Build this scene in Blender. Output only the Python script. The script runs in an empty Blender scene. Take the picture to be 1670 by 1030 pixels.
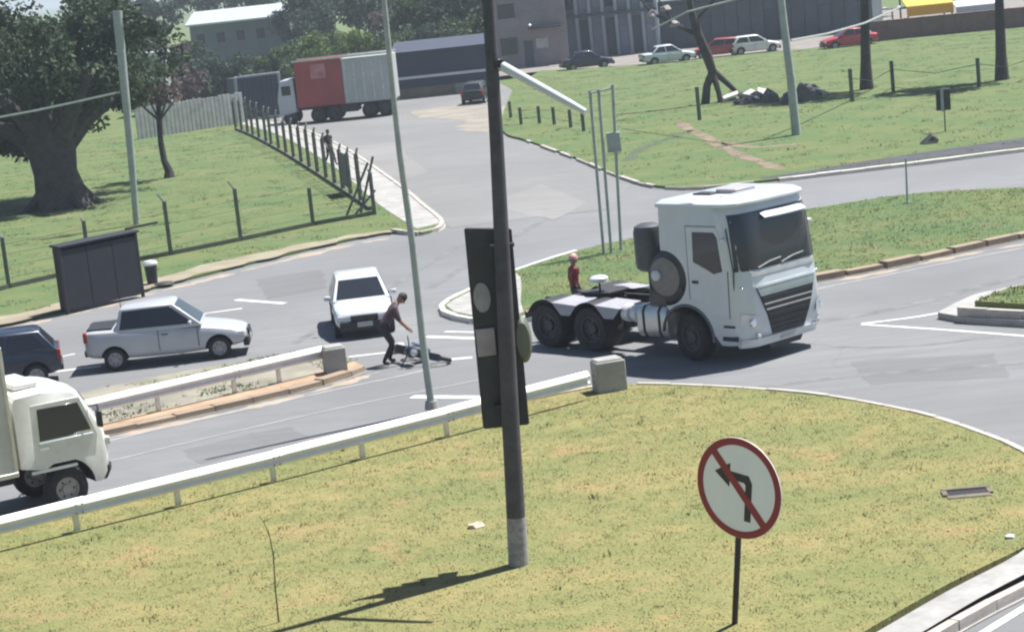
import bpy, bmesh, math, random
import numpy as np
from mathutils import Vector, Matrix
random.seed(7); rng = np.random.default_rng(7)
S = bpy.context.scene; COL = S.collection
rad = math.radians
# ------------------------------------------------------------------ camera
FPX, PITCH, ROLL, CAMH = 3500.0, rad(9.49), rad(6.0), 9.37
CF = Vector((0, math.cos(PITCH), -math.sin(PITCH))); _R0 = Vector((1, 0, 0)); _U0 = Vector((0, math.sin(PITCH), math.cos(PITCH)))
CR = _R0*math.cos(ROLL) - _U0*math.sin(ROLL); CU = _R0*math.sin(ROLL) + _U0*math.cos(ROLL)
CP = Vector((0, 0, CAMH))
cam = bpy.data.cameras.new('camera'); cam_o = bpy.data.objects.new('camera', cam); COL.objects.link(cam_o)
cam.sensor_width = 36; cam.lens = 36*FPX/1670; cam.clip_start = .5; cam.clip_end = 6000
M = Matrix.Identity(4)
for i in range(3): M[i][0] = CR[i]; M[i][1] = CU[i]; M[i][2] = -CF[i]; M[i][3] = CP[i]
cam_o.matrix_world = M; S.camera = cam_o
# ------------------------------------------------------------------ sky, sun, exposure
SUN_EL = rad(64); SUN_DIR = Vector((.88, .47, 0)).normalized()      # towards the sun, on the ground
W = bpy.data.worlds.new('World'); S.world = W; W.use_nodes = True
wn = W.node_tree.nodes; wl = W.node_tree.links; wn.clear()
sky = wn.new('ShaderNodeTexSky'); sky.sky_type = 'NISHITA'; sky.sun_disc = False
sky.sun_elevation = SUN_EL; sky.sun_rotation = math.atan2(SUN_DIR.x, SUN_DIR.y); sky.altitude = 800; sky.dust_density = 1.5
bg = wn.new('ShaderNodeBackground'); bg.inputs[1].default_value = .058
wo = wn.new('ShaderNodeOutputWorld'); wl.new(sky.outputs[0], bg.inputs[0]); wl.new(bg.outputs[0], wo.inputs[0])
sl = bpy.data.lights.new('sun', 'SUN'); sl.energy = 4.8; sl.angle = rad(.53); sl.color = (1, .972, .93)
so = bpy.data.objects.new('sun', sl); COL.objects.link(so); so.location = (20, 40, 60)
sd = SUN_DIR*math.cos(SUN_EL) + Vector((0, 0, math.sin(SUN_EL)))
so.rotation_euler = sd.to_track_quat('Z', 'Y').to_euler()
S.view_settings.view_transform = 'Standard'; S.view_settings.look = 'None'
S.view_settings.exposure = .98; S.view_settings.gamma = 1; S.view_settings.use_curve_mapping = False
S.cycles.max_bounces = 6; S.cycles.volume_bounces = 0; S.cycles.use_denoising = True
S.cycles.pixel_filter_type = 'BLACKMAN_HARRIS'; S.cycles.filter_width = 2.2

# ------------------------------------------------------------------ helpers
def ray(px, py): return CF + CR*((px-835)/FPX) - CU*((py-515)/FPX)
def G(px, py, z=0.):
    d = ray(px, py); t = (z-CAMH)/d.z; return CP + d*t
def AT(px, py, Y):
    d = ray(px, py); return CP + d*(Y/d.y)
def proj(w):
    v = Vector(w)-CP; zz = v.dot(CF); return 835+FPX*v.dot(CR)/zz, 515-FPX*v.dot(CU)/zz
def zfor(g, py):                                     # height above ground point g whose image row is py
    lo, hi = -5., 40.
    for _ in range(40):
        m = (lo+hi)/2
        if proj((g.x, g.y, m))[1] > py: lo = m
        else: hi = m
    return lo

class MB:
    def __init__(s): s.v = []; s.f = []; s.m = []
    def add(s, vs, fs, m=0):
        o = len(s.v); s.v += [tuple(v) for v in vs]
        for f in fs: s.f.append([i+o for i in f]); s.m.append(m)
        return s
    def box(s, c, d, rz=0, m=0, rx=0, ry=0):
        x, y, z = d[0]/2, d[1]/2, d[2]/2
        R = Matrix.Rotation(rz, 3, 'Z') @ Matrix.Rotation(ry, 3, 'Y') @ Matrix.Rotation(rx, 3, 'X'); c = Vector(c)
        vs = [c + R @ Vector((a*x, b*y, e*z)) for e in (-1, 1) for a, b in ((-1, -1), (1, -1), (1, 1), (-1, 1))]
        return s.add(vs, [(3, 2, 1, 0), (4, 5, 6, 7), (0, 1, 5, 4), (1, 2, 6, 5), (2, 3, 7, 6), (3, 0, 4, 7)], m)
    def cyl(s, p0, p1, r0, r1=None, n=14, m=0, caps=True):
        r1 = r0 if r1 is None else r1; p0 = Vector(p0); p1 = Vector(p1); a = (p1-p0).normalized()
        u = a.orthogonal().normalized(); w = a.cross(u)
        vs = []
        for p, r in ((p0, r0), (p1, r1)):
            for i in range(n):
                t = 2*math.pi*i/n; vs.append(p + u*(r*math.cos(t)) + w*(r*math.sin(t)))
        fs = [(i, (i+1) % n, n+(i+1) % n, n+i) for i in range(n)]
        if caps: fs += [tuple(range(n-1, -1, -1)), tuple(range(n, 2*n))]
        return s.add(vs, fs, m)
    def tube(s, pts, r, n=8, m=0):
        pts = [Vector(p) for p in pts]; rs = r if isinstance(r, (list, tuple)) else [r]*len(pts)
        vs = []; prev = None
        for i, p in enumerate(pts):
            a = (pts[min(i+1, len(pts)-1)] - pts[max(i-1, 0)]).normalized()
            u = a.orthogonal().normalized() if prev is None else (prev - a*prev.dot(a)).normalized()
            prev = u; w = a.cross(u)
            for k in range(n):
                t = 2*math.pi*k/n; vs.append(p + u*(rs[i]*math.cos(t)) + w*(rs[i]*math.sin(t)))
        fs = [(i*n+k, i*n+(k+1) % n, (i+1)*n+(k+1) % n, (i+1)*n+k) for i in range(len(pts)-1) for k in range(n)]
        fs += [tuple(range(n-1, -1, -1)), tuple(range((len(pts)-1)*n, len(pts)*n))]
        return s.add(vs, fs, m)
    def lathe(s, prof, o=(0, 0, 0), ax=(0, 1, 0), n=24, m=0):          # prof: (radius, offset along axis)
        o = Vector(o); a = Vector(ax).normalized(); u = a.orthogonal().normalized(); w = a.cross(u); vs = []
        for r, h in prof:
            for i in range(n):
                t = 2*math.pi*i/n; vs.append(o + a*h + u*(r*math.cos(t)) + w*(r*math.sin(t)))
        k = len(prof)
        fs = [(j*n+i, j*n+(i+1) % n, (j+1)*n+(i+1) % n, (j+1)*n+i) for j in range(k-1) for i in range(n)]
        return s.add(vs, fs, m)
    def loft(s, rings, m=0, caps=True):
        n = len(rings[0]); vs = [p for r in rings for p in r]
        fs = [(j*n+i, j*n+(i+1) % n, (j+1)*n+(i+1) % n, (j+1)*n+i) for j in range(len(rings)-1) for i in range(n)]
        if caps: fs += [tuple(range(n-1, -1, -1)), tuple(range((len(rings)-1)*n, len(rings)*n))]
        return s.add(vs, fs, m)
    def prism(s, poly, z0, z1, m=0):                                    # poly of (x, y)
        return s.loft([[(x, y, z0) for x, y in poly], [(x, y, z1) for x, y in poly]], m)
    def slab(s, quad, t, m=0):                                          # quad in 3D, thickened along its normal
        q = [Vector(p) for p in quad]; nn = (q[1]-q[0]).cross(q[-1]-q[0]).normalized()
        return s.loft([[p - nn*t/2 for p in q], [p + nn*t/2 for p in q]], m)
    def surf(s, fn, nu, nv, m=0):
        vs = [fn(i/nu, j/nv) for j in range(nv+1) for i in range(nu+1)]
        fs = [(j*(nu+1)+i, j*(nu+1)+i+1, (j+1)*(nu+1)+i+1, (j+1)*(nu+1)+i) for j in range(nv) for i in range(nu)]
        return s.add(vs, fs, m)
    def mesh(s, name, mats, ang=38):
        me = bpy.data.meshes.new(name); me.from_pydata(s.v, [], s.f)
        for mt in (mats if isinstance(mats, (list, tuple)) else [mats]): me.materials.append(mt)
        me.polygons.foreach_set('material_index', s.m)
        bm = bmesh.new(); bm.from_mesh(me); bmesh.ops.recalc_face_normals(bm, faces=bm.faces); bm.to_mesh(me); bm.free()
        smooth(me, ang); return me
    def build(s, name, mats, parent=None, bevel=0, sub=0, ang=38, seg=2):
        o = bpy.data.objects.new(name, s.mesh(name, mats, ang)); COL.objects.link(o)
        if parent: o.parent = parent
        if bevel:
            b = o.modifiers.new('b', 'BEVEL'); b.width = bevel; b.segments = seg; b.limit_method = 'ANGLE'; b.angle_limit = rad(35)
        if sub:
            b = o.modifiers.new('s', 'SUBSURF'); b.levels = sub; b.render_levels = sub
        return o
def smooth(me, ang=38):
    me.polygons.foreach_set('use_smooth', [True]*len(me.polygons)); me.set_sharp_from_angle(angle=rad(ang)); me.update()
def tag(o, label=None, cat=None, group=None, kind=None):
    if label: o['label'] = label
    if cat: o['category'] = cat
    if group: o['group'] = group
    if kind: o['kind'] = kind
    return o
def empty(name, loc, rz=0, label=None, cat=None, group=None):
    o = bpy.data.objects.new(name, None); COL.objects.link(o); o.empty_display_size = .2
    o.location = loc; o.rotation_euler = (0, 0, rz); return tag(o, label, cat, group)
def inst(name, me, parent=None, loc=(0, 0, 0), rot=(0, 0, 0), scale=(1, 1, 1)):
    o = bpy.data.objects.new(name, me); COL.objects.link(o); o.location = loc; o.rotation_euler = rot; o.scale = scale
    if parent: o.parent = parent
    return o
def boolcut(o, cutters):
    for c in cutters:
        m = o.modifiers.new('cut', 'BOOLEAN'); m.operation = 'DIFFERENCE'; m.object = c; m.solver = 'EXACT'; m.material_mode = 'TRANSFER'
    dg = bpy.context.evaluated_depsgraph_get(); dg.update()
    me = bpy.data.meshes.new_from_object(o.evaluated_get(dg)); o.modifiers.clear(); o.data = me; smooth(me, 30)
    for c in cutters: bpy.data.objects.remove(c)

# ------------------------------------------------------------------ materials
def nodes(name):
    m = bpy.data.materials.new(name); m.use_nodes = True; nt = m.node_tree
    return m, nt, nt.nodes['Principled BSDF']
def noise(nt, scale, detail=5, rough=.6, coord='Object', vscale=None, dist=0):
    tc = nt.nodes.new('ShaderNodeTexCoord'); n = nt.nodes.new('ShaderNodeTexNoise')
    n.inputs['Scale'].default_value = scale; n.inputs['Detail'].default_value = detail; n.inputs['Roughness'].default_value = rough; n.inputs['Distortion'].default_value = dist
    if vscale:
        mp = nt.nodes.new('ShaderNodeMapping'); mp.inputs['Scale'].default_value = vscale[:3]
        if len(vscale) > 3: mp.inputs['Rotation'].default_value = (0, 0, vscale[3])
        nt.links.new(tc.outputs[coord], mp.inputs[0]); nt.links.new(mp.outputs[0], n.inputs['Vector'])
    else: nt.links.new(tc.outputs[coord], n.inputs['Vector'])
    return n.outputs['Fac']
def ramp(nt, fac, stops):
    r = nt.nodes.new('ShaderNodeValToRGB'); e = r.color_ramp.elements
    while len(e) < len(stops): e.new(.5)
    for k, (p, c) in enumerate(stops): e[k].position = p; e[k].color = (*c, 1) if len(c) == 3 else c
    nt.links.new(fac, r.inputs[0]); return r.outputs[0]
def mixc(nt, fac, a, b, mode='MIX'):
    m = nt.nodes.new('ShaderNodeMix'); m.data_type = 'RGBA'; m.blend_type = mode
    for sock, v in ((m.inputs['Factor'], fac), (m.inputs['A'], a), (m.inputs['B'], b)):
        pass
    def put(sock, v):
        if hasattr(v, 'links') or hasattr(v, 'is_linked'): nt.links.new(v, sock)
        elif isinstance(v, (int, float)): sock.default_value = v
        else: sock.default_value = (*v, 1)
    put(m.inputs[0], fac); put(m.inputs[6], a); put(m.inputs[7], b); return m.outputs[2]
def bump(nt, bs, h, st=.3, d=.02):
    b = nt.nodes.new('ShaderNodeBump'); b.inputs['Strength'].default_value = st; b.inputs['Distance'].default_value = d
    nt.links.new(h, b.inputs['Height']); nt.links.new(b.outputs[0], bs.inputs['Normal'])
def mat(name, c, rough=.6, metal=0, var=.25, scale=3., dirt=None, dirt_amt=.5, coat=0, bmp=0, spec=.5):
    m, nt, b = nodes(name); c = Vector(c)
    base = ramp(nt, noise(nt, scale), [(.3, c*(1-var)), (.7, c*(1+var*.4))])
    if dirt:
        f = ramp(nt, noise(nt, scale*2.3, 7, .7), [(.48, (0, 0, 0)), (.72, (dirt_amt,)*3)])
        base = mixc(nt, f, base, dirt)
    nt.links.new(base, b.inputs['Base Color']); b.inputs['Roughness'].default_value = rough; b.inputs['Metallic'].default_value = metal
    b.inputs['Coat Weight'].default_value = coat; b.inputs['Coat Roughness'].default_value = .08; b.inputs['Specular IOR Level'].default_value = spec
    if bmp: bump(nt, b, noise(nt, scale*12, 6), bmp, .01)
    return m
def glass_dark(name, c=(.018, .022, .03), rough=.06):
    m, nt, b = nodes(name); b.inputs['Base Color'].default_value = (*c, 1); b.inputs['Roughness'].default_value = rough; b.inputs['Specular IOR Level'].default_value = .6
    bump(nt, b, noise(nt, 1.5, 2), .05, .02); return m
def grass_mat(name, cols, s=1., tuft=False):
    m, nt, b = nodes(name)
    big = noise(nt, .34*s, 5, .65, 'Object', (.8, 1.5, 0, .4)); mid = noise(nt, 1.3*s, 5, .7, 'Object', (1, 1, 0)); fine = noise(nt, 9*s, 5, .75, 'Object', (1, 1, 0))
    dry, green, dark, soil = cols
    c = mixc(nt, ramp(nt, big, [(.40, (0,)*3), (.58, (1,)*3)]), green, dry)
    c = mixc(nt, ramp(nt, mid, [(.38, (.75,)*3), (.58, (0,)*3)]), c, green)
    c = mixc(nt, ramp(nt, fine, [(.30, (.5,)*3), (.56, (0,)*3)]), c, dark)
    soilf = ramp(nt, noise(nt, .55*s, 6, .65, 'Object', (1, 1, 0)), [(.57, (0,)*3), (.70, (.75,)*3)])
    if tuft:
        g = nt.nodes.new('ShaderNodeNewGeometry')
        c = mixc(nt, 1., c, ramp(nt, g.outputs['Random Per Island'], [(0, (.75, .8, .7)), (.6, (1, 1, .95)), (1, (1.2, 1.14, 1.0))]), 'MULTIPLY')
        c = mixc(nt, mixc(nt, 1., soilf, (.5, .5, .5), 'MULTIPLY'), c, dry)
        nv = nt.nodes.new('ShaderNodeVectorMath'); nv.operation = 'MULTIPLY_ADD'; nv.inputs[1].default_value = (.35, .35, .35); nv.inputs[2].default_value = (0, 0, 1)
        nn = nt.nodes.new('ShaderNodeVectorMath'); nn.operation = 'NORMALIZE'
        nt.links.new(g.outputs['Normal'], nv.inputs[0]); nt.links.new(nv.outputs[0], nn.inputs[0]); nt.links.new(nn.outputs[0], b.inputs['Normal'])
    else:
        c = mixc(nt, soilf, c, soil); bump(nt, b, fine, .8, .05)
    nt.links.new(c, b.inputs['Base Color']); b.inputs['Roughness'].default_value = .9; b.inputs['Specular IOR Level'].default_value = .15
    return m
NEAR = ((.275, .235, .102), (.185, .197, .078), (.15, .162, .062), (.33, .22, .115))
FARG = ((.148, .163, .066), (.094, .142, .058), (.075, .12, .046), (.19, .165, .095))
MG_near = grass_mat('dry_grass', NEAR); MG_near_t = grass_mat('dry_grass_blades', NEAR, tuft=True)
MG_far = grass_mat('green_grass', FARG, .8); MG_far_t = grass_mat('green_grass_blades', FARG, .8, tuft=True)
def asphalt(name, c, patch=.5):
    m, nt, b = nodes(name); c = Vector(c)
    big = noise(nt, .12, 5, .6, 'Object', (1, 1, 0)); mid = noise(nt, 1.1, 5, .65, 'Object', (.35, 2.2, 0, rad(-28))); fine = noise(nt, 45, 4, .8, 'Object', (1, 1, 0))
    col = ramp(nt, big, [(.3, c*(1-patch*.5)), (.7, c*(1+patch*.3))])
    col = mixc(nt, ramp(nt, mid, [(.38, (.6,)*3), (.6, (0,)*3)]), col, c*.74)
    col = mixc(nt, ramp(nt, fine, [(.35, (.6,)*3), (.65, (0,)*3)]), col, c*.6)
    v = nt.nodes.new('ShaderNodeTexVoronoi'); v.feature = 'DISTANCE_TO_EDGE'; v.inputs['Scale'].default_value = .22
    tc = nt.nodes.new('ShaderNodeTexCoord'); wn_ = nt.nodes.new('ShaderNodeTexNoise'); wn_.inputs['Scale'].default_value = .8; wn_.inputs['Detail'].default_value = 6
    nt.links.new(tc.outputs['Object'], wn_.inputs['Vector']); ad = nt.nodes.new('ShaderNodeVectorMath'); ad.operation = 'MULTIPLY_ADD'; ad.inputs[1].default_value = (2.2, 2.2, 0)
    nt.links.new(wn_.outputs['Color'], ad.inputs[0]); nt.links.new(tc.outputs['Object'], ad.inputs[2]); nt.links.new(ad.outputs[0], v.inputs['Vector'])
    crk = mixc(nt, 1., ramp(nt, v.outputs['Distance'], [(.0, (.4,)*3), (.010, (0,)*3)]), ramp(nt, big, [(.45, (0,)*3), (.6, (1,)*3)]), 'MULTIPLY')
    col = mixc(nt, crk, col, c*.5)
    nt.links.new(col, b.inputs['Base Color']); b.inputs['Roughness'].default_value = .82; b.inputs['Specular IOR Level'].default_value = .35
    bump(nt, b, fine, .5, .01); return m
M_asph = asphalt('asphalt', (.205, .209, .215)); M_asph2 = asphalt('side_road_asphalt', (.215, .214, .212))
M_tar = mat('tyre_mark_rubber', (.165, .165, .168), .8, var=.4, scale=2)
M_dirt = mat('red_soil', (.40, .265, .17), .95, var=.35, scale=1.3, dirt=(.22, .15, .1), bmp=.5)
M_tan = mat('tan_sand', (.27, .235, .17), .95, var=.3, scale=.8, dirt=(.28, .25, .18), bmp=.5)
M_conc = mat('concrete', (.34, .335, .32), .85, var=.3, scale=1.5, dirt=(.2, .18, .15), bmp=.4)
M_kerb = mat('kerb_stone', (.46, .43, .39), .85, var=.35, scale=1.2, dirt=(.30, .2, .13), dirt_amt=.7, bmp=.4)
M_kerbd = mat('dirty_kerb', (.35, .27, .195), .95, var=.5, scale=.8, dirt=(.15, .12, .095), dirt_amt=.9, bmp=.6)
M_line = mat('road_paint', (.74, .73, .70), .7, var=.15, scale=1.5, dirt=(.3, .29, .28), dirt_amt=.9)
M_lineworn = mat('worn_road_paint', (.36, .355, .345), .8, var=.25, scale=1.2, dirt=(.22, .22, .22), dirt_amt=.9)
M_galv = mat('galvanised_steel', (.62, .63, .64), .38, .75, .15, 4, dirt=(.3, .3, .3), dirt_amt=.4)
M_white = mat('white_paint', (.55, .595, .62), .35, 0, .06, 2, dirt=(.45, .44, .42), dirt_amt=.25, coat=.5)
M_white2 = mat('cream_white_paint', (.70, .70, .66), .4, 0, .08, 2, dirt=(.4, .38, .33), dirt_amt=.3, coat=.3)
M_silver = mat('silver_paint', (.47, .485, .51), .35, .15, .1, 2, dirt=(.42, .38, .33), dirt_amt=.25, coat=.4)
M_black = mat('black_plastic', (.022, .023, .027), .55, 0, .3, 6)
M_rub = mat('tyre_rubber', (.02, .02, .023), .8, 0, .3, 8, dirt=(.09, .08, .07), dirt_amt=.4)
M_rim = mat('steel_rim', (.35, .35, .37), .45, .5, .2, 6, dirt=(.12, .1, .09))
M_chas = mat('chassis_steel', (.035, .037, .042), .6, .2, .4, 4, dirt=(.10, .085, .07), dirt_amt=.6)
M_alu = mat('brushed_aluminium', (.62, .62, .60), .33, .7, .15, 4)
M_glass = glass_dark('tinted_glass'); M_glass2 = glass_dark('side_glass', (.03, .034, .045), .1)
M_lens = mat('lamp_lens', (.6, .62, .64), .12, .3, .1, 8)
M_chrome = mat('polished_metal', (.85, .85, .85), .12, 1, .05, 4)
M_red = mat('red_lens', (.35, .02, .015), .25, 0, .2, 8)
M_amber = mat('amber_lens', (.6, .2, .02), .25, 0, .2, 8)
M_navy = mat('dark_blue_paint', (.02, .028, .055), .35, .1, .2, 2, coat=.5)
M_wood = mat('weathered_dark_pole', (.085, .08, .09), .85, 0, .35, 3, dirt=(.05, .045, .05), bmp=.5)
M_paleconc = mat('pale_concrete_pole', (.36, .40, .38), .85, 0, .2, 3, dirt=(.22, .24, .22), bmp=.3)
M_fpost = mat('fence_post_concrete', (.13, .14, .12), .9, 0, .4, 4, dirt=(.06, .07, .05), bmp=.4)
M_fpostl = mat('pale_fence_post', (.3, .32, .3), .9, 0, .3, 4, dirt=(.15, .16, .13))
M_bark = mat('bark', (.055, .05, .05), .95, 0, .5, 2.5, dirt=(.09, .08, .075), bmp=.8)
M_signred = mat('sign_red', (.27, .016, .03), .45, 0, .1, 5); M_signwhite = mat('sign_white', (.84, .85, .85), .45, 0, .05, 2)
M_signblk = mat('sign_black', (.02, .018, .022), .5, 0, .2, 5)
def leafmat(name, a, b2, tr=.25):
    m, nt, b = nodes(name); g = nt.nodes.new('ShaderNodeNewGeometry')
    c = ramp(nt, g.outputs['Random Per Island'], [(0, a), (1, b2)])
    c = mixc(nt, ramp(nt, noise(nt, .5, 3, .6), [(.35, (.6,)*3), (.65, (0,)*3)]), c, Vector(a)*.75)
    nt.links.new(c, b.inputs['Base Color']); b.inputs['Roughness'].default_value = .65; b.inputs['Specular IOR Level'].default_value = .2
    t = nt.nodes.new('ShaderNodeBsdfTranslucent'); nt.links.new(c, t.inputs[0])
    mx = nt.nodes.new('ShaderNodeMixShader'); mx.inputs[0].default_value = tr
    out = nt.nodes['Material Output']; nt.links.new(b.outputs[0], mx.inputs[1]); nt.links.new(t.outputs[0], mx.inputs[2]); nt.links.new(mx.outputs[0], out.inputs[0]); return m
L_dark = leafmat('dark_leaves', (.035, .06, .035), (.085, .125, .065)); L_mid = leafmat('mid_leaves', (.055, .095, .04), (.12, .17, .075))
L_lime = leafmat('lime_leaves', (.10, .16, .04), (.19, .26, .08)); L_teal = leafmat('blue_green_leaves', (.04, .07, .055), (.085, .12, .09))
L_mauve = leafmat('mauve_leaves', (.11, .085, .085), (.2, .16, .15))

# ------------------------------------------------------------------ ground, roads, islands
gm = MB().add([(-2500, -200, -.3), (2500, -200, -.3), (2500, 5000, -.3), (-2500, 5000, -.3)], [(0, 1, 2, 3)])
tag(gm.build('ground', MG_far), 'flat open green ground reaching away to the horizon', kind='structure')
def sheet(name, pts, z, m, label, skirt=0., parent=None):
    bm = bmesh.new(); vs = [bm.verts.new((p[0], p[1], z)) for p in pts]; f = bm.faces.new(vs)
    if f.normal.z < 0: f.normal_flip()
    if skirt:
        lo = [bm.verts.new((p[0], p[1], z-skirt)) for p in pts]; n = len(pts)
        for i in range(n): bm.faces.new((vs[i], vs[(i+1) % n], lo[(i+1) % n], lo[i]))
    bmesh.ops.triangulate(bm, faces=[f]); bmesh.ops.recalc_face_normals(bm, faces=bm.faces)
    me = bpy.data.meshes.new(name); bm.to_mesh(me); bm.free(); me.materials.append(m)
    o = bpy.data.objects.new(name, me); COL.objects.link(o)
    if parent: o.parent = parent
    else: tag(o, label, kind='structure')
    return o
def gp(pts, z=0.): return [tuple(G(x, y, z))[:2] for x, y in pts]
def smoothpath(p, k=4):                               # Catmull-Rom through 2D points
    out = []
    for i in range(len(p)-1):
        a, b, c, d = [np.array(p[max(0, min(len(p)-1, j))]) for j in (i-1, i, i+1, i+2)]
        for t in np.linspace(0, 1, k, endpoint=False):
            out.append(tuple(.5*((2*b)+(c-a)*t+(2*a-5*b+4*c-d)*t*t+(3*b-a-3*c+d)*t**3)))
    out.append(tuple(p[-1])); return out
def jitter(poly, amp, seed=0, n=3):
    r = np.random.default_rng(seed); out = []; ph = r.random(8)*6.28
    for i in range(len(poly)):
        a, b = np.array(poly[i]), np.array(poly[(i+1) % len(poly)])
        for t in np.linspace(0, 1, n, endpoint=False): q = a+(b-a)*t; out.append(tuple(q + amp*np.array([np.sin(q[0]*2.1+ph[0])+.6*np.sin(q[1]*3.7+ph[1])+r.normal()*.35, np.sin(q[0]*1.7+ph[2])+.6*np.sin(q[0]*4.3+ph[3])+r.normal()*.35])))
    return out
road = sheet('road', [(-70, 12), (70, 12), (70, 100), (-70, 84)], 0, M_asph, 'grey worn asphalt of the wide road junction')
side = sheet('side_road', gp([(735, 372), (650, 300), (560, 240), (470, 203), (395, 190), (300, 183), (300, 160), (500, 150), (700, 140), (800, 128), (842, 150), (835, 215), (880, 238), (960, 268), (1030, 300), (1000, 340)]), .008, M_asph2, 'pale grey side road running up to the trucks')
def ribbon(name, pts, w, z, m, parent, step=None):
    p = [np.array(q[:2]) for q in pts]; L = []; Rr = []
    for i in range(len(p)):
        d = p[min(i+1, len(p)-1)]-p[max(i-1, 0)]; d = d/np.linalg.norm(d); nn = np.array([-d[1], d[0]])
        ww = w[i] if isinstance(w, (list, tuple)) else w
        L.append((*(p[i]+nn*ww/2), z)); Rr.append((*(p[i]-nn*ww/2), z))
    n = len(p); mb = MB().add(L+Rr, [(i, i+1, n+i+1, n+i) for i in range(n-1)])
    o = mb.build(name, m, parent); return o
def mark(px, w=.12, z=.008, m=M_line, name='lane_marking', par=None):
    return ribbon(name, smoothpath(gp(px)), w, z, m, par or road)
STONE = MB().box((0, 0, 0), (1, 1, 1)).mesh('kerb_stone', M_kerb); STONED = MB().box((0, 0, 0), (1, 1, 1)).mesh('kerb_stone', M_kerbd)
def kerb(name, path, label, w=.16, h=.15, L=.95, me=STONE, z=0, gap=.012, skip=0.):
    path = [np.array(q[:2]) for q in path]
    root = ribbon(name, path, w+.10, z+.014, M_conc, None); tag(root, label, kind='structure')
    acc = 0; seg = [np.linalg.norm(path[i+1]-path[i]) for i in range(len(path)-1)]; tot = sum(seg); cum = np.concatenate([[0], np.cumsum(seg)])
    def pos(t):
        i = min(np.searchsorted(cum, t, side='right')-1, len(seg)-1); return path[i] + (path[i+1]-path[i])*((t-cum[i])/seg[i])
    t = 0.
    while t + L*.5 < tot:
        e = min(t+L, tot); a, b = pos(t), pos(e); d = b-a; ln = np.linalg.norm(d); c = (a+b)/2
        if random.random() >= skip:
            inst('kerb_stone', me, root, (c[0], c[1], z+.015+h/2+random.uniform(-.012, .006)-(random.uniform(0, .07) if me is STONED else 0)), (random.uniform(-.03, .03), 0, math.atan2(d[1], d[0])+random.uniform(-.012, .012)), (ln-gap, w*random.uniform(.95, 1.05), h))
        t = e
    return root
# foreground island
TOP = [(-260, 938), (0, 876), (270, 808), (540, 740), (650, 711), (800, 675), (960, 640), (1040, 634), (1150, 637), (1250, 643), (1360, 655), (1500, 682), (1600, 714), (1670, 745), (1730, 792), (1748, 835), (1725, 868), (1670, 903), (1550, 962), (1420, 1036), (1250, 1140)]
A_top = smoothpath(gp(TOP)); A_poly = A_top + [(-2, 14), (-14, 14), (-20, 22)]
sheet('grass_island', A_poly, .11, MG_near, 'dry yellow-green grass island in the foreground', .2)
ia = 4*6; ib = 4*15
kerb('kerb_along_guardrail', A_top[:ia+4], 'weathered concrete kerb under the near guardrail', w=.17, h=.13)
kerb('curved_kerb', A_top[ia+4:ib+8], 'pale curved kerb round the right end of the grass island', w=.12, h=.12, L=.8)
ap = smoothpath(gp([(1745, 870), (1690, 920), (1570, 985), (1440, 1062), (1300, 1140)]))
ribbon('footpath', ap, .55, .135, M_conc, None)['kind'] = 'structure'; bpy.data.objects['footpath']['label'] = 'concrete strip along the lower right edge of grass'
kerb('low_right_kerb', smoothpath(gp([(1760, 900), (1700, 952), (1590, 1010), (1450, 1090)])), 'concrete kerb in the lower right corner', w=.14, h=.15)
mark([(1760, 930), (1690, 978), (1590, 1040), (1480, 1110)], .13)
# left median under the far guardrail
C_lo = gp([(-120, 775), (140, 716), (300, 681), (450, 647), (545, 622), (588, 606)]); C_hi = gp([(560, 580), (500, 577), (400, 594), (300, 611), (230, 625), (140, 645), (-120, 708)])
C_poly = smoothpath(C_lo) + smoothpath(C_hi)
sheet('median_strip', C_poly, .10, mat('trodden_median_earth', (.25, .23, .19), .95, var=.35, scale=.9, dirt=(.15, .19, .09), dirt_amt=.8, bmp=.5), 'trodden earth and grass median under the far guardrail', .2)
kerb('median_kerb', smoothpath(C_lo), 'red soil stained kerb below the far guardrail', w=.30, h=.16, me=STONED)
sheet('soil_bank', jitter(smoothpath(gp([(-120, 750), (140, 703), (300, 667), (450, 634), (530, 610), (575, 597)])) + smoothpath(gp([(592, 604), (545, 616), (450, 643), (300, 677), (140, 712), (-120, 770)])), .05, 1), .105, M_dirt, 'orange soil washed over the median edge', .02)
# right median
D_hi = [(722, 505), (748, 487), (840, 447), (940, 415), (1080, 385), (1325, 345), (1480, 322), (1600, 314), (1800, 306)]
D_lo = [(1800, 358), (1670, 388), (1560, 412), (1450, 436), (1330, 458), (1200, 480), (1000, 508), (880, 522), (790, 528), (738, 520)]
D_poly = smoothpath(gp(D_hi)) + smoothpath(gp(D_lo))
sheet('grass_median', D_poly, .12, MG_far, 'green grass median behind the white tractor truck', .25)
kerb('median_front_kerb', smoothpath(gp(D_lo[:7])), 'reddish soil covered kerb of the green median', w=.34, h=.2, me=STONED, L=1.25, gap=.12)
kerb('median_nose_kerb', smoothpath(gp([(880, 522), (790, 528), (738, 520), (720, 506), (748, 487), (840, 447), (940, 415)])), 'white kerb round the pointed nose of the median', w=.15, h=.13, me=MB().box((0, 0, 0), (1, 1, 1)).mesh('white_kerb_stone', mat('white_kerb_paint', (.66, .65, .62), .8, var=.2, scale=2, dirt=(.35, .33, .3))))
kerb('median_back_kerb', smoothpath(gp([(1330, 344), (1480, 322), (1600, 314), (1800, 306)])), 'grey kerb on the far edge of the green median', w=.12, h=.1)
sheet('nose_paving', smoothpath(gp([(728, 505), (752, 490), (842, 452), (850, 500), (850, 519), (790, 523), (742, 516)])), .132, M_conc, 'grey paving at the nose of the median')
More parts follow.
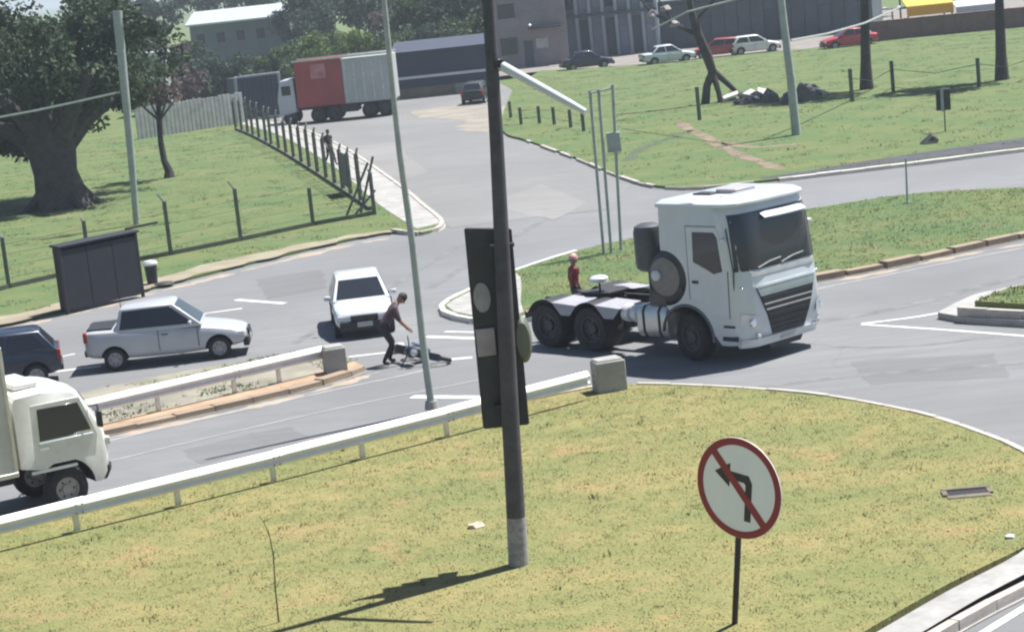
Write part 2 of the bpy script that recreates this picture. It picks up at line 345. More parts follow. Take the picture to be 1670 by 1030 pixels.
# right traffic island
E_poly = smoothpath(gp([(1530, 520), (1570, 499), (1620, 483), (1800, 448)])) + smoothpath(gp([(1800, 540), (1670, 534), (1580, 528), (1530, 520)]))[:-1]
sheet('traffic_island', E_poly, .16, M_conc, 'concrete nosed traffic island at the right edge', .3)
E_g = gp([(1590, 500), (1640, 480), (1800, 442), (1800, 505), (1670, 505)], .16)
sheet('island_grass', E_g, .30, MG_far, 'raised grass bed on the right traffic island', .2)
kerb('island_kerb', smoothpath(gp([(1800, 536), (1670, 531), (1565, 525)])), 'white concrete kerb of the right traffic island', w=.16, h=.34)
for q in ([(1405, 529), (1540, 538), (1670, 548), (1800, 560)], [(1405, 528), (1500, 516), (1590, 499)]): mark(q, .13)
# left verge and field
F_road = [(-260, 592), (0, 533), (110, 508), (250, 472), (400, 434), (560, 396), (640, 382), (690, 384), (722, 368), (690, 338), (650, 305), (560, 243), (480, 207), (395, 193), (300, 185)]
F_poly = smoothpath(gp(F_road)) + gp([(280, 180), (-400, 240), (-500, 480)])
sheet('grass_field', F_poly, .10, MG_far, 'green grass field left of the side road', .3)
sheet('verge_sand', jitter(smoothpath(gp([(-260, 592), (0, 533), (110, 508), (250, 472), (400, 434), (560, 396), (640, 382)])) + smoothpath(gp([(640, 379), (560, 390), (400, 422), (250, 459), (110, 496), (0, 521), (-260, 581)])), .16, 2), .104, M_tan, 'pale sandy strip along the road by the bus shelter', .02)
sheet('pavement', smoothpath(gp([(722, 368), (690, 338), (650, 305), (560, 243), (480, 207), (400, 196)])) + smoothpath(gp([(385, 203), (455, 223), (540, 272), (600, 322), (628, 345), (680, 378)])), .118, M_conc, 'pale concrete pavement behind the post fence', .02)
kerb('corner_kerb', smoothpath(gp([(640, 380), (690, 384), (722, 368), (690, 338), (650, 305), (560, 243), (480, 207)])), 'pale kerb curving round the field corner', w=.16, h=.14)
# right far field
Gr = [(1800, 232), (1670, 247), (1480, 271), (1270, 296), (1150, 309), (1070, 307), (1010, 290), (940, 261), (860, 232), (822, 218), (822, 185), (838, 145)]
G_poly = smoothpath(gp(Gr)) + gp([(880, 118), (1000, 111), (1150, 98), (1420, 72), (1800, 30)])
sheet('grass_bank', G_poly, .12, MG_far, 'green grass bank across the far road', .35)
sheet('parking_lot', gp([(1800, 28), (1420, 71), (1150, 97), (1000, 110), (880, 117), (790, 128), (800, 90), (1000, 60), (1400, 20), (1800, -25)]), .02, mat('lot_earth', (.22, .2, .18), .95, var=.3, scale=.5), 'grey earth parking lot behind the grass bank')
ribbon('dark_bank_strip', smoothpath(gp([(1800, 212), (1670, 232), (1560, 247), (1450, 262), (1330, 280), (1240, 291)], .12)), list(np.interp(np.arange(21), [0, 4, 12, 20], [3.0, 2.8, 1.9, .4])), .128, mat('dark_strip', (.055, .057, .065), .9, var=.3, scale=1.), None)['kind'] = 'structure'  # flat dark ribbon narrowing leftwards along the bank edge
for k, q in enumerate(([(1110, 198), (1150, 222), (1200, 250), (1270, 277)], [(1018, 262), (1060, 238), (1130, 212)], [(1185, 232), (1230, 240), (1300, 236)])):
    c_ = smoothpath(gp(q, .12)); o_ = ribbon('path_and_shadow_streak', jitter(c_, .12, k, 1), [.35+.3*abs(math.sin(i*1.3)) for i in range(len(c_))], .126, mat('path_and_shadow_streak', (.20, .155, .105), .95, var=.4, scale=1.) if k != 1 else mat('painted_tree_shadow', (.07, .095, .05), .95), None); tag(o_, ('reddish worn path crossing the grass bank', 'dark streak painted as tree shadow on grass near the pale posts', 'bare streak in grass below rubble heap')[k], kind='structure')  # middle ribbon is a tree shadow painted on; the other two are worn earth
bpy.data.objects['dark_bank_strip']['label'] = 'dark strip along the grass bank'
kerb('far_road_kerb', smoothpath(gp([(1800, 232), (1670, 247), (1480, 271), (1270, 296)])), 'white kerb along the far road', w=.3, h=.12, me=MB().box((0, 0, 0), (1, 1, 1)).mesh('pale_kerb_stone', mat('pale_kerb', (.58, .55, .5), .85, var=.2, scale=1)))
kerb('bank_corner_kerb', smoothpath(gp([(1270, 296), (1150, 309), (1070, 307), (1010, 290), (940, 261), (860, 232)])), 'worn kerb round the corner of the grass bank', w=.16, h=.11, skip=.15)
sheet('roadside_dirt', jitter(smoothpath(gp([(690, 178), (760, 172), (830, 176), (832, 215), (800, 218), (740, 200), (690, 188)])), .5, 3), .014, mat('grey_dirt', (.255, .23, .195), .95, var=.3, scale=.5), 'bare tan dirt at the side road mouth')
# soil and sand washed onto the asphalt beside the kerbs
def wash(px, w, m, seed, label):
    c = smoothpath(gp(px)); L = []; Rr = []; r = np.random.default_rng(seed); c2 = [np.array(q) for q in c]; f1, f2 = r.random(2)*6
    pts = []
    for i in range(len(c2)-1):
        for t in (0, .25, .5, .75): pts.append(c2[i]+(c2[i+1]-c2[i])*t)
    for i, q in enumerate(pts):
        d = pts[min(i+1, len(pts)-1)]-pts[max(i-1, 0)]; d = d/np.linalg.norm(d); nn = np.array([-d[1], d[0]]); s_ = i*.35
        ww = w*(.55+.3*math.sin(s_+f1)+.22*math.sin(s_*2.7+f2)+.15*r.normal())*min(1, .15+i/6, .15+(len(pts)-1-i)/6); ww = max(ww, .04); L.append(tuple(q+nn*ww*.5)); Rr.append(tuple(q-nn*ww*.5))
    sheet('soil_wash', L+Rr[::-1], .005, m, label)
M_wash = mat('washed_soil', (.34, .285, .225), .95, var=.3, scale=1.2, dirt=(.26, .24, .22), dirt_amt=.8, bmp=.4)
wash([(140, 722), (300, 688), (450, 655), (560, 625), (620, 606)], .55, M_wash, 1, 'reddish soil washed along the median kerb')
wash([(1690, 395), (1560, 418), (1450, 442), (1330, 464)], .5, M_wash, 2, 'soil washed along the front of the green median')
wash([(-100, 560), (0, 540), (110, 514), (250, 478), (400, 441), (560, 402), (640, 388)], .8, M_wash, 3, 'sand spread at the road edge by the verge')
wash([(1000, 296), (930, 268), (850, 238), (800, 222)], 1.4, M_wash, 4, 'sand along the right edge of side road')
M_patch = asphalt('patched_asphalt', (.175, .175, .18)); M_patch2 = asphalt('bleached_asphalt', (.245, .24, .235))
for k, (q, m_) in enumerate((([(880, 300), (960, 330), (900, 360), (800, 335)], M_patch2), ([(1390, 590), (1620, 575), (1650, 612), (1420, 628)], M_patch), ([(420, 455), (520, 440), (530, 470), (440, 488)], M_patch), ([(560, 240), (640, 232), (700, 280), (640, 300)], M_patch2), ([(300, 735), (470, 694), (500, 712), (330, 756)], M_patch))):
    sheet('asphalt_patch', jitter(gp(q), .07, k, 7), .0025 if k not in (0, 3) else .0105, m_, None, 0, road if k not in (0, 3) else side)
# markings
mark([(165, 722), (300, 690), (540, 637), (640, 616), (700, 602)], .10, m=M_lineworn); mark([(180, 752), (330, 716), (560, 664), (780, 620)], .07, m=M_lineworn)
mark([(385, 489), (465, 495)], .22); mark([(330, 512), (395, 503)], .14); mark([(90, 606), (165, 597)], .2); mark([(95, 583), (122, 577)], .12)
mark([(695, 549), (780, 552)], .24); mark([(725, 541), (790, 542)], .12); mark([(560, 583), (640, 574)], .14); mark([(725, 587), (770, 583)], .2); mark([(1640, 315), (1720, 312)], .25)
mark([(672, 647), (800, 648)], .28); mark([(1330, 472), (1450, 448), (1670, 404)], .1, m=M_lineworn)
for q, w in (([(1330, 525), (1450, 505), (1560, 478), (1700, 440)], .34), ([(1360, 565), (1440, 566), (1520, 561), (1620, 548)], .16), ([(1180, 640), (1400, 612), (1700, 590)], .22), ([(700, 470), (850, 380), (960, 320)], .3), ([(480, 560), (700, 430), (850, 340)], .25)):
    mark(q, w, .004, M_tar, 'tyre_mark')
#OBJECTS
# ------------------------------------------------------------------ wheels and cars
def wheel_meshes(R, w, rr, m_rim=M_rim, n=26):
    h = w/2
    t = MB().lathe([(rr, -h*.86), (rr*1.08, -h), (R*.93, -h), (R*.985, -h*.8), (R, -h*.45), (R, h*.45), (R*.985, h*.8), (R*.93, h), (rr*1.08, h), (rr, h*.86)], n=n).mesh('wheel', M_rub, 50)
    r = MB()
    for s in (-1, 1):
        r.lathe([(rr*1.02, s*h*.93), (rr*.93, s*h*.9), (rr*.86, s*h*.62), (rr*.45, s*h*.55), (rr*.42, s*h*.78), (rr*.2, s*h*.85), (.001, s*h*.85)], n=n)
        for k in range(6):
            a = k*math.pi/3; r.cyl((rr*.66*math.cos(a), s*h*.5, rr*.66*math.sin(a)), (rr*.66*math.cos(a), s*h*.66, rr*.66*math.sin(a)), rr*.1, n=6, m=1)
    return t, r.mesh('rim', [m_rim, M_black], 50)
def add_wheel(par, ms, x, y, z, steer=0):
    o = inst('wheel', ms[0], par, (x, y, z), (0, 0, steer)); inst('rim', ms[1], o); return o
M_drim = mat('dark_steel_rim', (.075, .075, .085), .55, .4, .25, 6, dirt=(.05, .045, .04))
WH_CAR = wheel_meshes(.29, .18, .18); WH_TRK = wheel_meshes(.51, .30, .29, M_drim); WH_DUAL = wheel_meshes(.51, .60, .29, M_drim); WH_VAN = wheel_meshes(.42, .24, .22)
def quadpt(q, u, v): return (q[0]*(1-u)+q[1]*u)*(1-v) + (q[3]*(1-u)+q[2]*u)*v
def pane(par, name, q, u0, u1, v0, v1, m, off=.012, uv=None):      # panel proud of face q (bl, br, tr, tl)
    q = [Vector(p) for p in q]; n = (q[1]-q[0]).cross(q[3]-q[0]).normalized()
    pts = uv or [(u0, v0), (u1, v0), (u1, v1), (u0, v1)]
    a = [quadpt(q, u, v) + n*off for u, v in pts]; b = [quadpt(q, u, v) - n*.012 for u, v in pts]
    return MB().loft([b, a]).build(name, m, par, bevel=.008)
def car(name, label, loc, rz, paint, st, gh, axles, cat='car', group=None, ws=WH_CAR, track=.70, glass=M_glass, pickup=False, lowfront=M_black):
    t = empty(name, loc, rz, label, cat, group)
    rings = []
    for x, zb, zt, w in st:
        h = [(0, zb), (.80*w, zb), (.965*w, zb+.09), (w, zb+.42*(zt-zb)), (.985*w, zt-.11), (.90*w, zt-.02), (.5*w, zt+.012), (0, zt+.02)]
        rings.append([(x, y, z) for y, z in h] + [(x, -y, z) for y, z in h[-2:0:-1]])
    body = MB().loft(rings).build('body', [paint, M_black], t, sub=1)
    R = ws[0].vertices[0].co.length*0 + (.29 if ws is WH_CAR else .3)
    cut = []
    for ax in axles:
        for s in (-1, 1):
            c = MB().cyl((ax, s*.52, R+.01), (ax, s*1.1, R+.01), R+.065, n=24).build('cutter', M_black); c.parent = t; cut.append(c)
    bpy.context.view_layer.update(); boolcut(body, cut)
    for ax in axles:
        for s in (-1, 1): add_wheel(t, ws, ax, s*track, R)
    fb, ft, rt, rb, wb, wr, zb, zf, zr = gh           # front base x, front top x, rear top x, rear base x, half widths, z belt, z roof
    B = [Vector((fb, -wb, zb)), Vector((fb, wb, zb)), Vector((rb, wb, zb)), Vector((rb, -wb, zb))]
    T = [Vector((ft, -wr, zf)), Vector((ft, wr, zf)), Vector((rt, wr, zr)), Vector((rt, -wr, zr))]
    mid = (ft+rt)/2
    g = MB().loft([[p-Vector((0, 0, .06)) for p in B], B, T, [Vector((mid+(p.x-mid)*.86, p.y*.82, p.z+.035)) for p in T]]); g.build('roof', paint, t, bevel=.045, seg=3)
    pane(t, 'windscreen', (B[0], B[1], T[1], T[0]), .06, .94, .06, .92, glass); pane(t, 'rear_window', (B[2], B[3], T[3], T[2]), .08, .92, .1, .9, glass)
    for s, q in ((-1, (B[3], B[0], T[0], T[3])), (1, (B[1], B[2], T[2], T[1]))):
        def U(u): return u if s < 0 else 1-u
        uvA = [(U(.50), .08), (U(.93), .08), (U(.90), .90), (U(.50), .90)]; uvB = [(U(.07), .12), (U(.45), .08), (U(.45), .90), (U(.10), .88)]
        if pickup: pane(t, 'side_window', q, 0, 0, 0, 0, glass, uv=[(U(.05), .10), (U(.93), .06), (U(.90), .90), (U(.05), .90)])
        else:
            pane(t, 'side_window', q, 0, 0, 0, 0, glass, uv=uvA); pane(t, 'side_window', q, 0, 0, 0, 0, glass, uv=uvB)
        m = MB().box((fb-.28, s*(wb+.13), zb+.07), (.09, .17, .12)).build('mirror', paint, t, bevel=.03)
        MB().box((fb-.95, s*(st[5][3]+.002), zb-.16), (.17, .022, .03)).build('door_handle', M_black, t, bevel=.006)
        for xx in (fb-.12, fb-1.12): MB().box((xx, s*(st[5][3]-.012), zb-.3), (.012, .03, .52)).build('door_seam', M_black, t)
        xf, _, ztf, wf = st[-2]
        MB().box((xf-.02, s*wf*.78, ztf-.13), (.14, .30, .13)).build('headlight', M_lens, t, bevel=.03)
        xr, _, ztr, wr_ = st[1]
        MB().box((xr+.03, s*wr_*.93, ztr-.16), (.10, .16, .26)).build('tail_light', M_red, t, bevel=.02)
    xf, zbf, ztf, wf = st[-1]; xr, zbr, ztr, wr_ = st[0]
    MB().box((xf-.05, 0, zbf+.0), (.16, wf*2.1, .26)).build('front_bumper', lowfront, t, bevel=.04)
    MB().box((xr+.05, 0, zbr+.0), (.16, wr_*2.0, .18)).build('rear_bumper', lowfront, t, bevel=.04)
    MB().box((xf-.02, 0, ztf-.06), (.10, wf*1.15, .14)).build('grille', M_black, t, bevel=.01)
    MB().box((xf+.035, 0, zbf+.03), (.012, .40, .13)).build('number_plate', mat('plate_'+name, (.45, .45, .45), .5), t)
    return t
HATCH = [(-1.88, .42, .80, .62), (-1.86, .32, .92, .72), (-1.7, .26, .95, .79), (-.9, .2, .95, .81), (0, .2, .94, .81), (.6, .2, .93, .81), (.95, .22, .91, .80), (1.5, .24, .80, .77), (1.8, .28, .70, .72), (1.88, .36, .62, .62)]
HATCH_G = (.92, .22, -1.40, -1.78, .75, .58, .90, 1.40, 1.38)
SEDAN = [(-2.1, .45, .78, .62), (-2.08, .35, .92, .74), (-1.9, .28, .97, .80), (-1.0, .2, .96, .83), (0, .2, .94, .83), (.6, .2, .93, .83), (1.0, .22, .92, .82), (1.6, .24, .82, .79), (1.98, .28, .72, .73), (2.07, .36, .62, .62)]
SEDAN_G = (.98, .25, -.85, -1.4, .77, .60, .92, 1.44, 1.41)
PICK = [(-2.07, .50, .98, .68), (-2.05, .38, 1.08, .78), (-1.9, .32, 1.09, .83), (-1.0, .24, 1.05, .85), (0, .22, .98, .84), (.5, .22, .97, .84), (.85, .24, .95, .83), (1.5, .26, .84, .80), (1.95, .30, .73, .74), (2.07, .38, .64, .63)]
PICK_G = (.95, .25, -1.08, -1.26, .79, .64, .97, 1.55, 1.54)
WHITECAR = car('white_hatchback', 'white hatchback facing the camera at the junction', G(592, 533), rad(-84), M_white, HATCH, HATCH_G, (-1.22, 1.18))
pk = car('silver_pickup', 'silver small pickup with tinted windows beside the far guardrail', G(280, 586), rad(3), M_silver, PICK, PICK_G, (-1.33, 1.33), cat='pickup', pickup=True)
MB().box((-1.66, 0, 1.085), (.66, 1.3, .05)).build('bed_cover', M_black, pk, bevel=.02)
MB().cyl((-1.12, 0, 1.5), (-1.12, 0, 1.95), .012, .006, 6).build('antenna', M_black, pk)
car('dark_blue_car', 'dark navy car at the left edge of the road', G(-18, 634), rad(192), M_navy, HATCH, HATCH_G, (-1.22, 1.18))
for i, (px, py, rz, pm, lab, st, gh) in enumerate((
    (958, 113, rad(8), M_navy, 'dark saloon parked before the grey hall', SEDAN, SEDAN_G),
    (1090, 104, rad(10), M_white, 'white saloon parked left of leaning bare tree', SEDAN, SEDAN_G),
    (1172, 93, rad(172), mat('faded_red_paint', (.33, .05, .05), .4, 0, .2, 2, coat=.3), 'faded red hatchback parked behind leaning bare tree', HATCH, HATCH_G),
    (1232, 87, rad(4), M_white2, 'cream white hatchback parked right of faded red car', HATCH, HATCH_G),
    (1385, 78, rad(186), mat('bright_red_paint', (.42, .03, .04), .35, 0, .15, 2, coat=.4), 'bright red saloon parked before the brick wall', SEDAN, SEDAN_G),
    (779, 167, rad(80), M_black, 'black car beside the dark blue shed', HATCH, HATCH_G))):
    car('parked_car', lab, G(px, py), rz, pm, st, gh, (-1.25, 1.25), group='cars parked in the background lot')

# ------------------------------------------------------------------ tractor truck
FA, R1, R2 = -.20, -3.18, -4.54
pFL, pR2 = G(1137, 587), G(893, 583); hd = (pFL-pR2); TH = math.atan2(hd.y, hd.x) - rad(15)
lft = Vector((-math.sin(TH), math.cos(TH), 0)); fwd = Vector((math.cos(TH), math.sin(TH), 0))
T = empty('tractor_truck', pFL + lft*1.17 - fwd*FA*1.08, TH, 'white tractor truck without trailer turning in the junction', 'truck'); T.scale = (1.09, 1.10, 1.05)
PZ = [.42, .55, 1.0, 1.5, 1.93, 2.02, 2.5, 3.02, 3.2, 3.36, 3.46]; PX = [1.30, 1.40, 1.47, 1.46, 1.42, 1.40, 1.35, 1.27, 1.22, 1.12, .90]
def fx(z, y): return float(np.interp(z, PZ, PX)) - .34*max(0., (abs(y)-.75)/.5)**2.4
YS = [-1.25, -1.22, -1.12, -.95, -.6, 0, .6, .95, 1.12, 1.22, 1.25]
rings = []
for y in YS:
    k = .04 if abs(y) > 1.24 else (.02 if abs(y) > 1.2 else 0)
    prof = [(fx(z, y)-k, z - (k if z > 3.1 else 0) - .04*max(0, (abs(y)-.9)/.35)**2*(z > 3.3)) for z in PZ]
    top = .035*max(0, (abs(y)-.9)/.35)**2
    back = [(.2, 3.47-top), (-.4, 3.44-top), (-.78+k, 3.36-top), (-.82+k, 2.6), (-.82+k, 1.25), (-.7, 1.12), (-.3, .9), (.3, .9), (.72, .42)]
    rings.append([(x, y, z) for x, z in prof+back])
cab = MB().loft(rings).build('cab', [M_white, M_black], T)
c1 = MB().cyl((FA, -1.5, .53), (FA, -.7, .53), .71, n=36).build('cutter', M_black); c2 = MB().cyl((FA, .7, .53), (FA, 1.5, .53), .71, n=36).build('cutter', M_black)
c3 = MB().cyl((-.72, -1.5, 1.80), (-.72, -.95, 1.80), .60, n=32).build('cutter', M_black)
for c in (c1, c2, c3): c.parent = T
bpy.context.view_layer.update(); boolcut(cab, [c1, c2, c3])
def front(name, z0, z1, w0, w1, m, off=.014, par=T, nu=14, nv=6, th=.03, zc=0., bev=0):
    def f(u, v, o):
        z = z0+(z1-z0)*v; w = w0+(w1-w0)*v; y = (u-.5)*w; return (fx(z, y)+o, y, z + zc*(1-(2*u-1)**2))
    mb = MB().surf(lambda u, v: f(u, v, off), nu, nv); n = len(mb.v)
    mb.surf(lambda u, v: f(u, v, off-th), nu, nv)
    e = [i for i in range(nu+1)] + [j*(nu+1)+nu for j in range(1, nv+1)] + [nv*(nu+1)+i for i in range(nu-1, -1, -1)] + [j*(nu+1) for j in range(nv-1, 0, -1)]
    mb.f += [[e[i], e[(i+1) % len(e)], e[(i+1) % len(e)]+n, e[i]+n] for i in range(len(e))]; mb.m += [0]*len(e)
    return mb.build(name, m, par)
ws = front('windscreen', 2.03, 3.17, 2.36, 2.30, M_glass, .012)
front('windscreen_seal', 1.985, 2.06, 2.38, 2.38, M_black, .010, ws)
for y0 in (-.75, -.05):
    MB().tube([(fx(2.05, y0)+.03, y0, 2.02), (fx(2.1, y0+.3)+.035, y0+.34, 2.10), (fx(2.13, y0+.6)+.035, y0+.68, 2.13)], .012, 6).build('wiper', M_alu, ws)
sv = MB().surf(lambda u, v: (fx(3.06, (u-.5)*1.3+.25)+.03+.15*v-.06*(2*u-1)**2, (u-.5)*1.3+.25, 3.12-.10*v), 10, 2).surf(lambda u, v: (fx(3.06, (u-.5)*1.3+.25)+.03+.15*v-.06*(2*u-1)**2, (u-.5)*1.3+.25, 3.10-.10*v), 10, 2)
sv.build('sun_visor', M_white, T)
front('panel_strip', 1.86, 1.95, 1.9, 1.9, M_alu, .012)
gr = front('grille', .56, 1.64, .98, 1.80, M_black, .012)
front('badge_panel', 1.42, 1.62, 1.62, 1.78, mat('grey_teal_panel', (.32, .38, .38), .3, .3, .1, 3), .022, gr)
front('grille_frame', 1.615, 1.66, 1.86, 1.88, M_white, .03, gr)
for z in (1.36, 1.24, 1.12, 1.0, .88, .76, .66): front('grille_bar', z-.012, z+.016, .96+.72*(z-.56), .96+.72*(z-.56)+.01, M_alu if z in (1.24, 1.12) else M_chas, .026, gr, nv=1)
bp = front('bumper', .36, .54, 2.30, 2.36, M_white, .05, T, th=.08)
front('air_dam', .24, .37, .9, 1.1, M_black, .02, T, th=.3); front('number_plate', .40, .50, .42, .42, mat('truck_plate', (.4, .4, .42), .5), .06, bp, nv=1)
for s in (-1, 1):
    hl = MB()
    yy = s*1.02
    hl.surf(lambda u, v: (fx(.75+.3*v, yy+(u-.5)*.34)+.02, yy+(u-.5)*.34, .78+.24*v+.08*(u if s > 0 else 1-u)), 4, 3)
    h = hl.build('headlight', M_lens, T); MB().lathe([(.09, 0), (.085, .03), (.04, .05), (.001, .055)], (fx(.9, yy)+.015, yy, .90), (1, 0, 0), 16).build('lamp', M_chrome, h)
    MB().lathe([(.055, 0), (.05, .02), (.001, .03)], (fx(.6, yy*.9)+.045, yy*.9, .6), (1, 0, 0), 12).build('fog_light', M_lens, T)
    MB().box((fx(1.62, 1.08)-.05, s*1.16, 1.63), (.08, .07, .05)).build('side_lamp', M_chrome, T, bevel=.02)
    # mirrors on arms
    arm = MB().tube([(.98, s*1.22, 2.70), (1.02, s*1.30, 2.68), (1.02, s*1.33, 2.64)], .02, 6).build('mirror_arm', M_black, T)
    arm.data.materials[0] = M_white; MB().box((1.02, s*1.33, 2.66), (.10, .14, .10)).build('mirror', M_white, arm, bevel=.03)
    y = s*1.25
    def sp(name, poly, m, par=T, o=.006, bev=.01):
        a = [(x, y+s*o, z) for x, z in poly]; b = [(x, y-s*.03, z) for x, z in poly]
        return MB().loft([b, a]).build(name, m, par, bevel=bev)
    door = sp('door', [(.98, 1.02), (1.02, 2.0), (.90, 2.75), (.80, 2.93), (-.02, 2.93), (-.05, 1.35), (.28, 1.24), (.60, 1.02)], M_white, o=.008)
    sp('side_window', [(.90, 2.0), (.82, 2.72), (.74, 2.82), (.16, 2.82), (.12, 2.18), (.50, 2.02), (.66, 1.94)], M_glass2, door, .018)
    sp('door_handle', [(.05, 1.72), (.22, 1.72), (.22, 1.78), (.05, 1.78)], M_black, door, .03)
    for poly in ([(.985, 1.0), (1.005, 1.0), (1.045, 2.0), (1.025, 2.0)], [(-.065, 1.36), (-.045, 1.36), (-.012, 2.94), (-.032, 2.94)], [(-.02, 2.94), (.80, 2.94), (.80, 2.955), (-.02, 2.955)]):
        sp('door_seam', poly, M_chas, door, .004, 0)
    sp('side_marker', [(-.38, 1.52), (-.24, 1.52), (-.24, 1.62), (-.38, 1.62)], M_black, T, .012)
    sp('step', [(.74, .52), (1.16, .52), (1.16, .62), (.76, .62)], M_black, T, .006); sp('step', [(.80, .80), (1.10, .80), (1.10, .86), (.80, .86)], M_chas, T, .006)
    # wheel arch lip
    MB().tube([(FA+.71*math.cos(a), s*1.245, .53+.70*math.sin(a)) for a in np.linspace(rad(-5), rad(172), 20)], .035, 6).build('wheel_arch_lip', mat('grey_trim', (.11, .115, .12), .6) if s < 0 else M_black, T)
MB().box((.25, .05, 3.52), (.55, .62, .10)).build('roof_hatch', mat('hatch_grey', (.36, .33, .35), .5), T, bevel=.03)
MB().box((-.2, -.35, 3.49), (.5, .3, .05)).build('roof_vent', M_black, T, bevel=.015)
rcp = [(fx(3.12, y)+.03, y) for y in (-1.20, -1.0, -.6, -.3, 0, .3, .6, 1.0, 1.20)] + [(.6, 1.275), (-.80, 1.275), (-.86, 1.2), (-.86, -1.2), (-.80, -1.275), (.6, -1.275)]
rc = MB().loft([[(x, y, z) for x, y in rcp] for z in (3.33, 3.40)] + [[(x*.9, y*.9, 3.478) for x, y in rcp]]).build('roof_cap', M_white, T, bevel=.02)
MB().box((.55, 0, 3.49), (.05, 1.5, .03)).build('roof_rib', M_white, rc, bevel=.01)
for s in (-1, 1): MB().tube([(1.10, s*1.2, 1.2), (1.16, s*1.22, 2.0), (1.05, s*1.22, 2.9)], .014, 6).build('pillar_seam', M_chas, T)
for s in (-1, 1):
    add_wheel(T, WH_TRK, FA, s*1.02, .51, rad(-8)); add_wheel(T, WH_DUAL, R1, s*.90, .51); add_wheel(T, WH_DUAL, R2, s*.90, .51)
    MB().box((-2.85, s*.42, .88), (4.9, .09, .28)).build('chassis_rail', M_chas, T, bevel=.015)
    for xc in (R1, R2):
        def fen(u, v, rr=.60): a = rad(28)+rad(124)*u; return (xc+rr*math.cos(a), s*(.58+.64*v), .53+rr*math.sin(a))
        mb = MB().surf(fen, 14, 2).surf(lambda u, v: fen(u, v, .575), 14, 2); mb.build('mudguard', M_black, T)
    # cap plates between and after the wheels
    for xc in (R1+.66, (R1+R2)/2):
        MB().add([(xc-.40, s*.56, 1.13), (xc+.36, s*.56, 1.10), (xc+.36, s*1.23, 1.04), (xc-.40, s*1.23, 1.08), (xc-.13, s*1.24, .80), (xc+.15, s*1.24, .80)], [(0, 1, 2, 3), (3, 2, 5, 4)]).build('mudguard_skirt', mat('skirt_grey', (.34, .34, .38), .5, 0, .1, 3, dirt=(.25, .23, .22)), T)
for x in (-1.2, -2.2, -3.6, -4.9): MB().box((x, 0, .88), (.14, .78, .20)).build('cross_member', M_chas, T, bevel=.01)
MB().box((R1, 0, .53), (.22, 1.4, .24)).cyl((R1, 0, .35), (R1, 0, .75), .24, n=16).build('axle', M_chas, T); MB().box((R2, 0, .53), (.22, 1.4, .22)).build('axle', M_chas, T); MB().box((0, 0, .5), (.16, 1.9, .14)).build('axle', M_chas, T)
fwp = MB(); fwp.loft([[((R1+R2)/2+x, y, z) for x, y in ((.48, -.32), (.48, .32), (.2, .44), (-.25, .44), (-.55, .30), (-.20, .06), (-.20, -.06), (-.55, -.30), (-.25, -.44), (.2, -.44))] for z in (1.13, 1.18)]); fwp.box(((R1+R2)/2, 0, 1.07), (.5, .8, .12))
fwp.build('fifth_wheel', M_chas, T, bevel=.01)
MB().box((-1.5, 0, 1.06), (1.25, .8, .05)).build('deck_plate', M_chas, T, bevel=.01)
def fuel(s):
    r = [(y, z) for y, z in ((-.30, -.34), (.30, -.34), (.36, -.2), (.36, .22), (.28, .34), (-.28, .34), (-.36, .22), (-.36, -.2))]
    tk = MB().loft([[(x, s*.84+y, .80+z) for y, z in r] for x in (-.84, -1.72)]).build('fuel_tank', M_alu, T, bevel=.04, seg=3)
    for x in (-1.05, -1.5): MB().loft([[(x+d, s*.84+y*1.03, .80+z*1.03) for y, z in r] for d in (-.03, .03)]).build('tank_strap', M_chas, tk)
    MB().cyl((-1.0, s*.95, 1.13), (-1.0, s*.95, 1.19), .06, n=12).build('tank_cap', M_black, tk)
    for x in (-1.86, -2.12):
        b = MB().lathe([(.001, -.12), (.12, -.12), (.19, -.08), (.20, -.0), (.20, .02), (.19, .08), (.12, .12), (.001, .12)], (x, s*.98, .92), (1, 0, 0), 18).build('air_tank', mat('white_tank', (.66, .66, .68), .4, .2, .1, 4), T)
fuel(-1); fuel(1)
# gear behind the cab: silencer, air filter drum, hoses
MB().lathe([(.001, 0), (.22, 0), (.30, .07), (.31, .2), (.31, .85), (.28, .98), (.16, 1.04), (.001, 1.04)], (-1.62, -.72, 1.84), (0, 0, 1), 24).build('exhaust_silencer', mat('dull_dark_metal', (.085, .09, .10), .5, .4, .25, 3), T)
MB().cyl((-1.62, -.72, 1.0), (-1.62, -.72, 1.86), .07, n=10).build('silencer_stand', M_chas, T)
MB().box((-1.2, -.7, 2.4), (.6, .08, .06)).build('silencer_bracket', M_chas, T)
MB().box((-.93, -1.0, 2.3), (.10, .10, 1.1)).build('cab_back_strip', M_chas, T)
dr = MB().lathe([(.001, .02), (.36, .02), (.40, 0), (.53, 0), (.57, -.03), (.57, -.26), (.50, -.3), (.001, -.3)], (-.74, -1.12, 1.80), (0, -1, 0), 36).build('air_filter', mat('filter_grey', (.05, .055, .06), .5, .3, .2, 4), T)
MB().lathe([(.42, .0), (.42, .035), (.35, .05), (.001, .055)], (-.82, -1.12, 1.80), (0, -1, 0), 28).build('filter_cover', mat('dull_cover', (.20, .19, .18), .5, .2, .3, 3), dr)
MB().lathe([(.12, .05), (.12, .10), (.08, .13), (.001, .135)], (-1.02, -1.12, 1.83), (0, -1, 0), 16).build('filter_cap', M_white, dr)
MB().box((-1.15, -.75, 1.20), (.5, .7, .5)).build('gear_box', mat('brown_grey_box', (.09, .08, .08), .7, 0, .3, 3), T, bevel=.05)
MB().cyl((-.82, -.85, 1.35), (-.82, -.85, 1.0), .16, n=14).build('filter_bracket', M_chas, T)
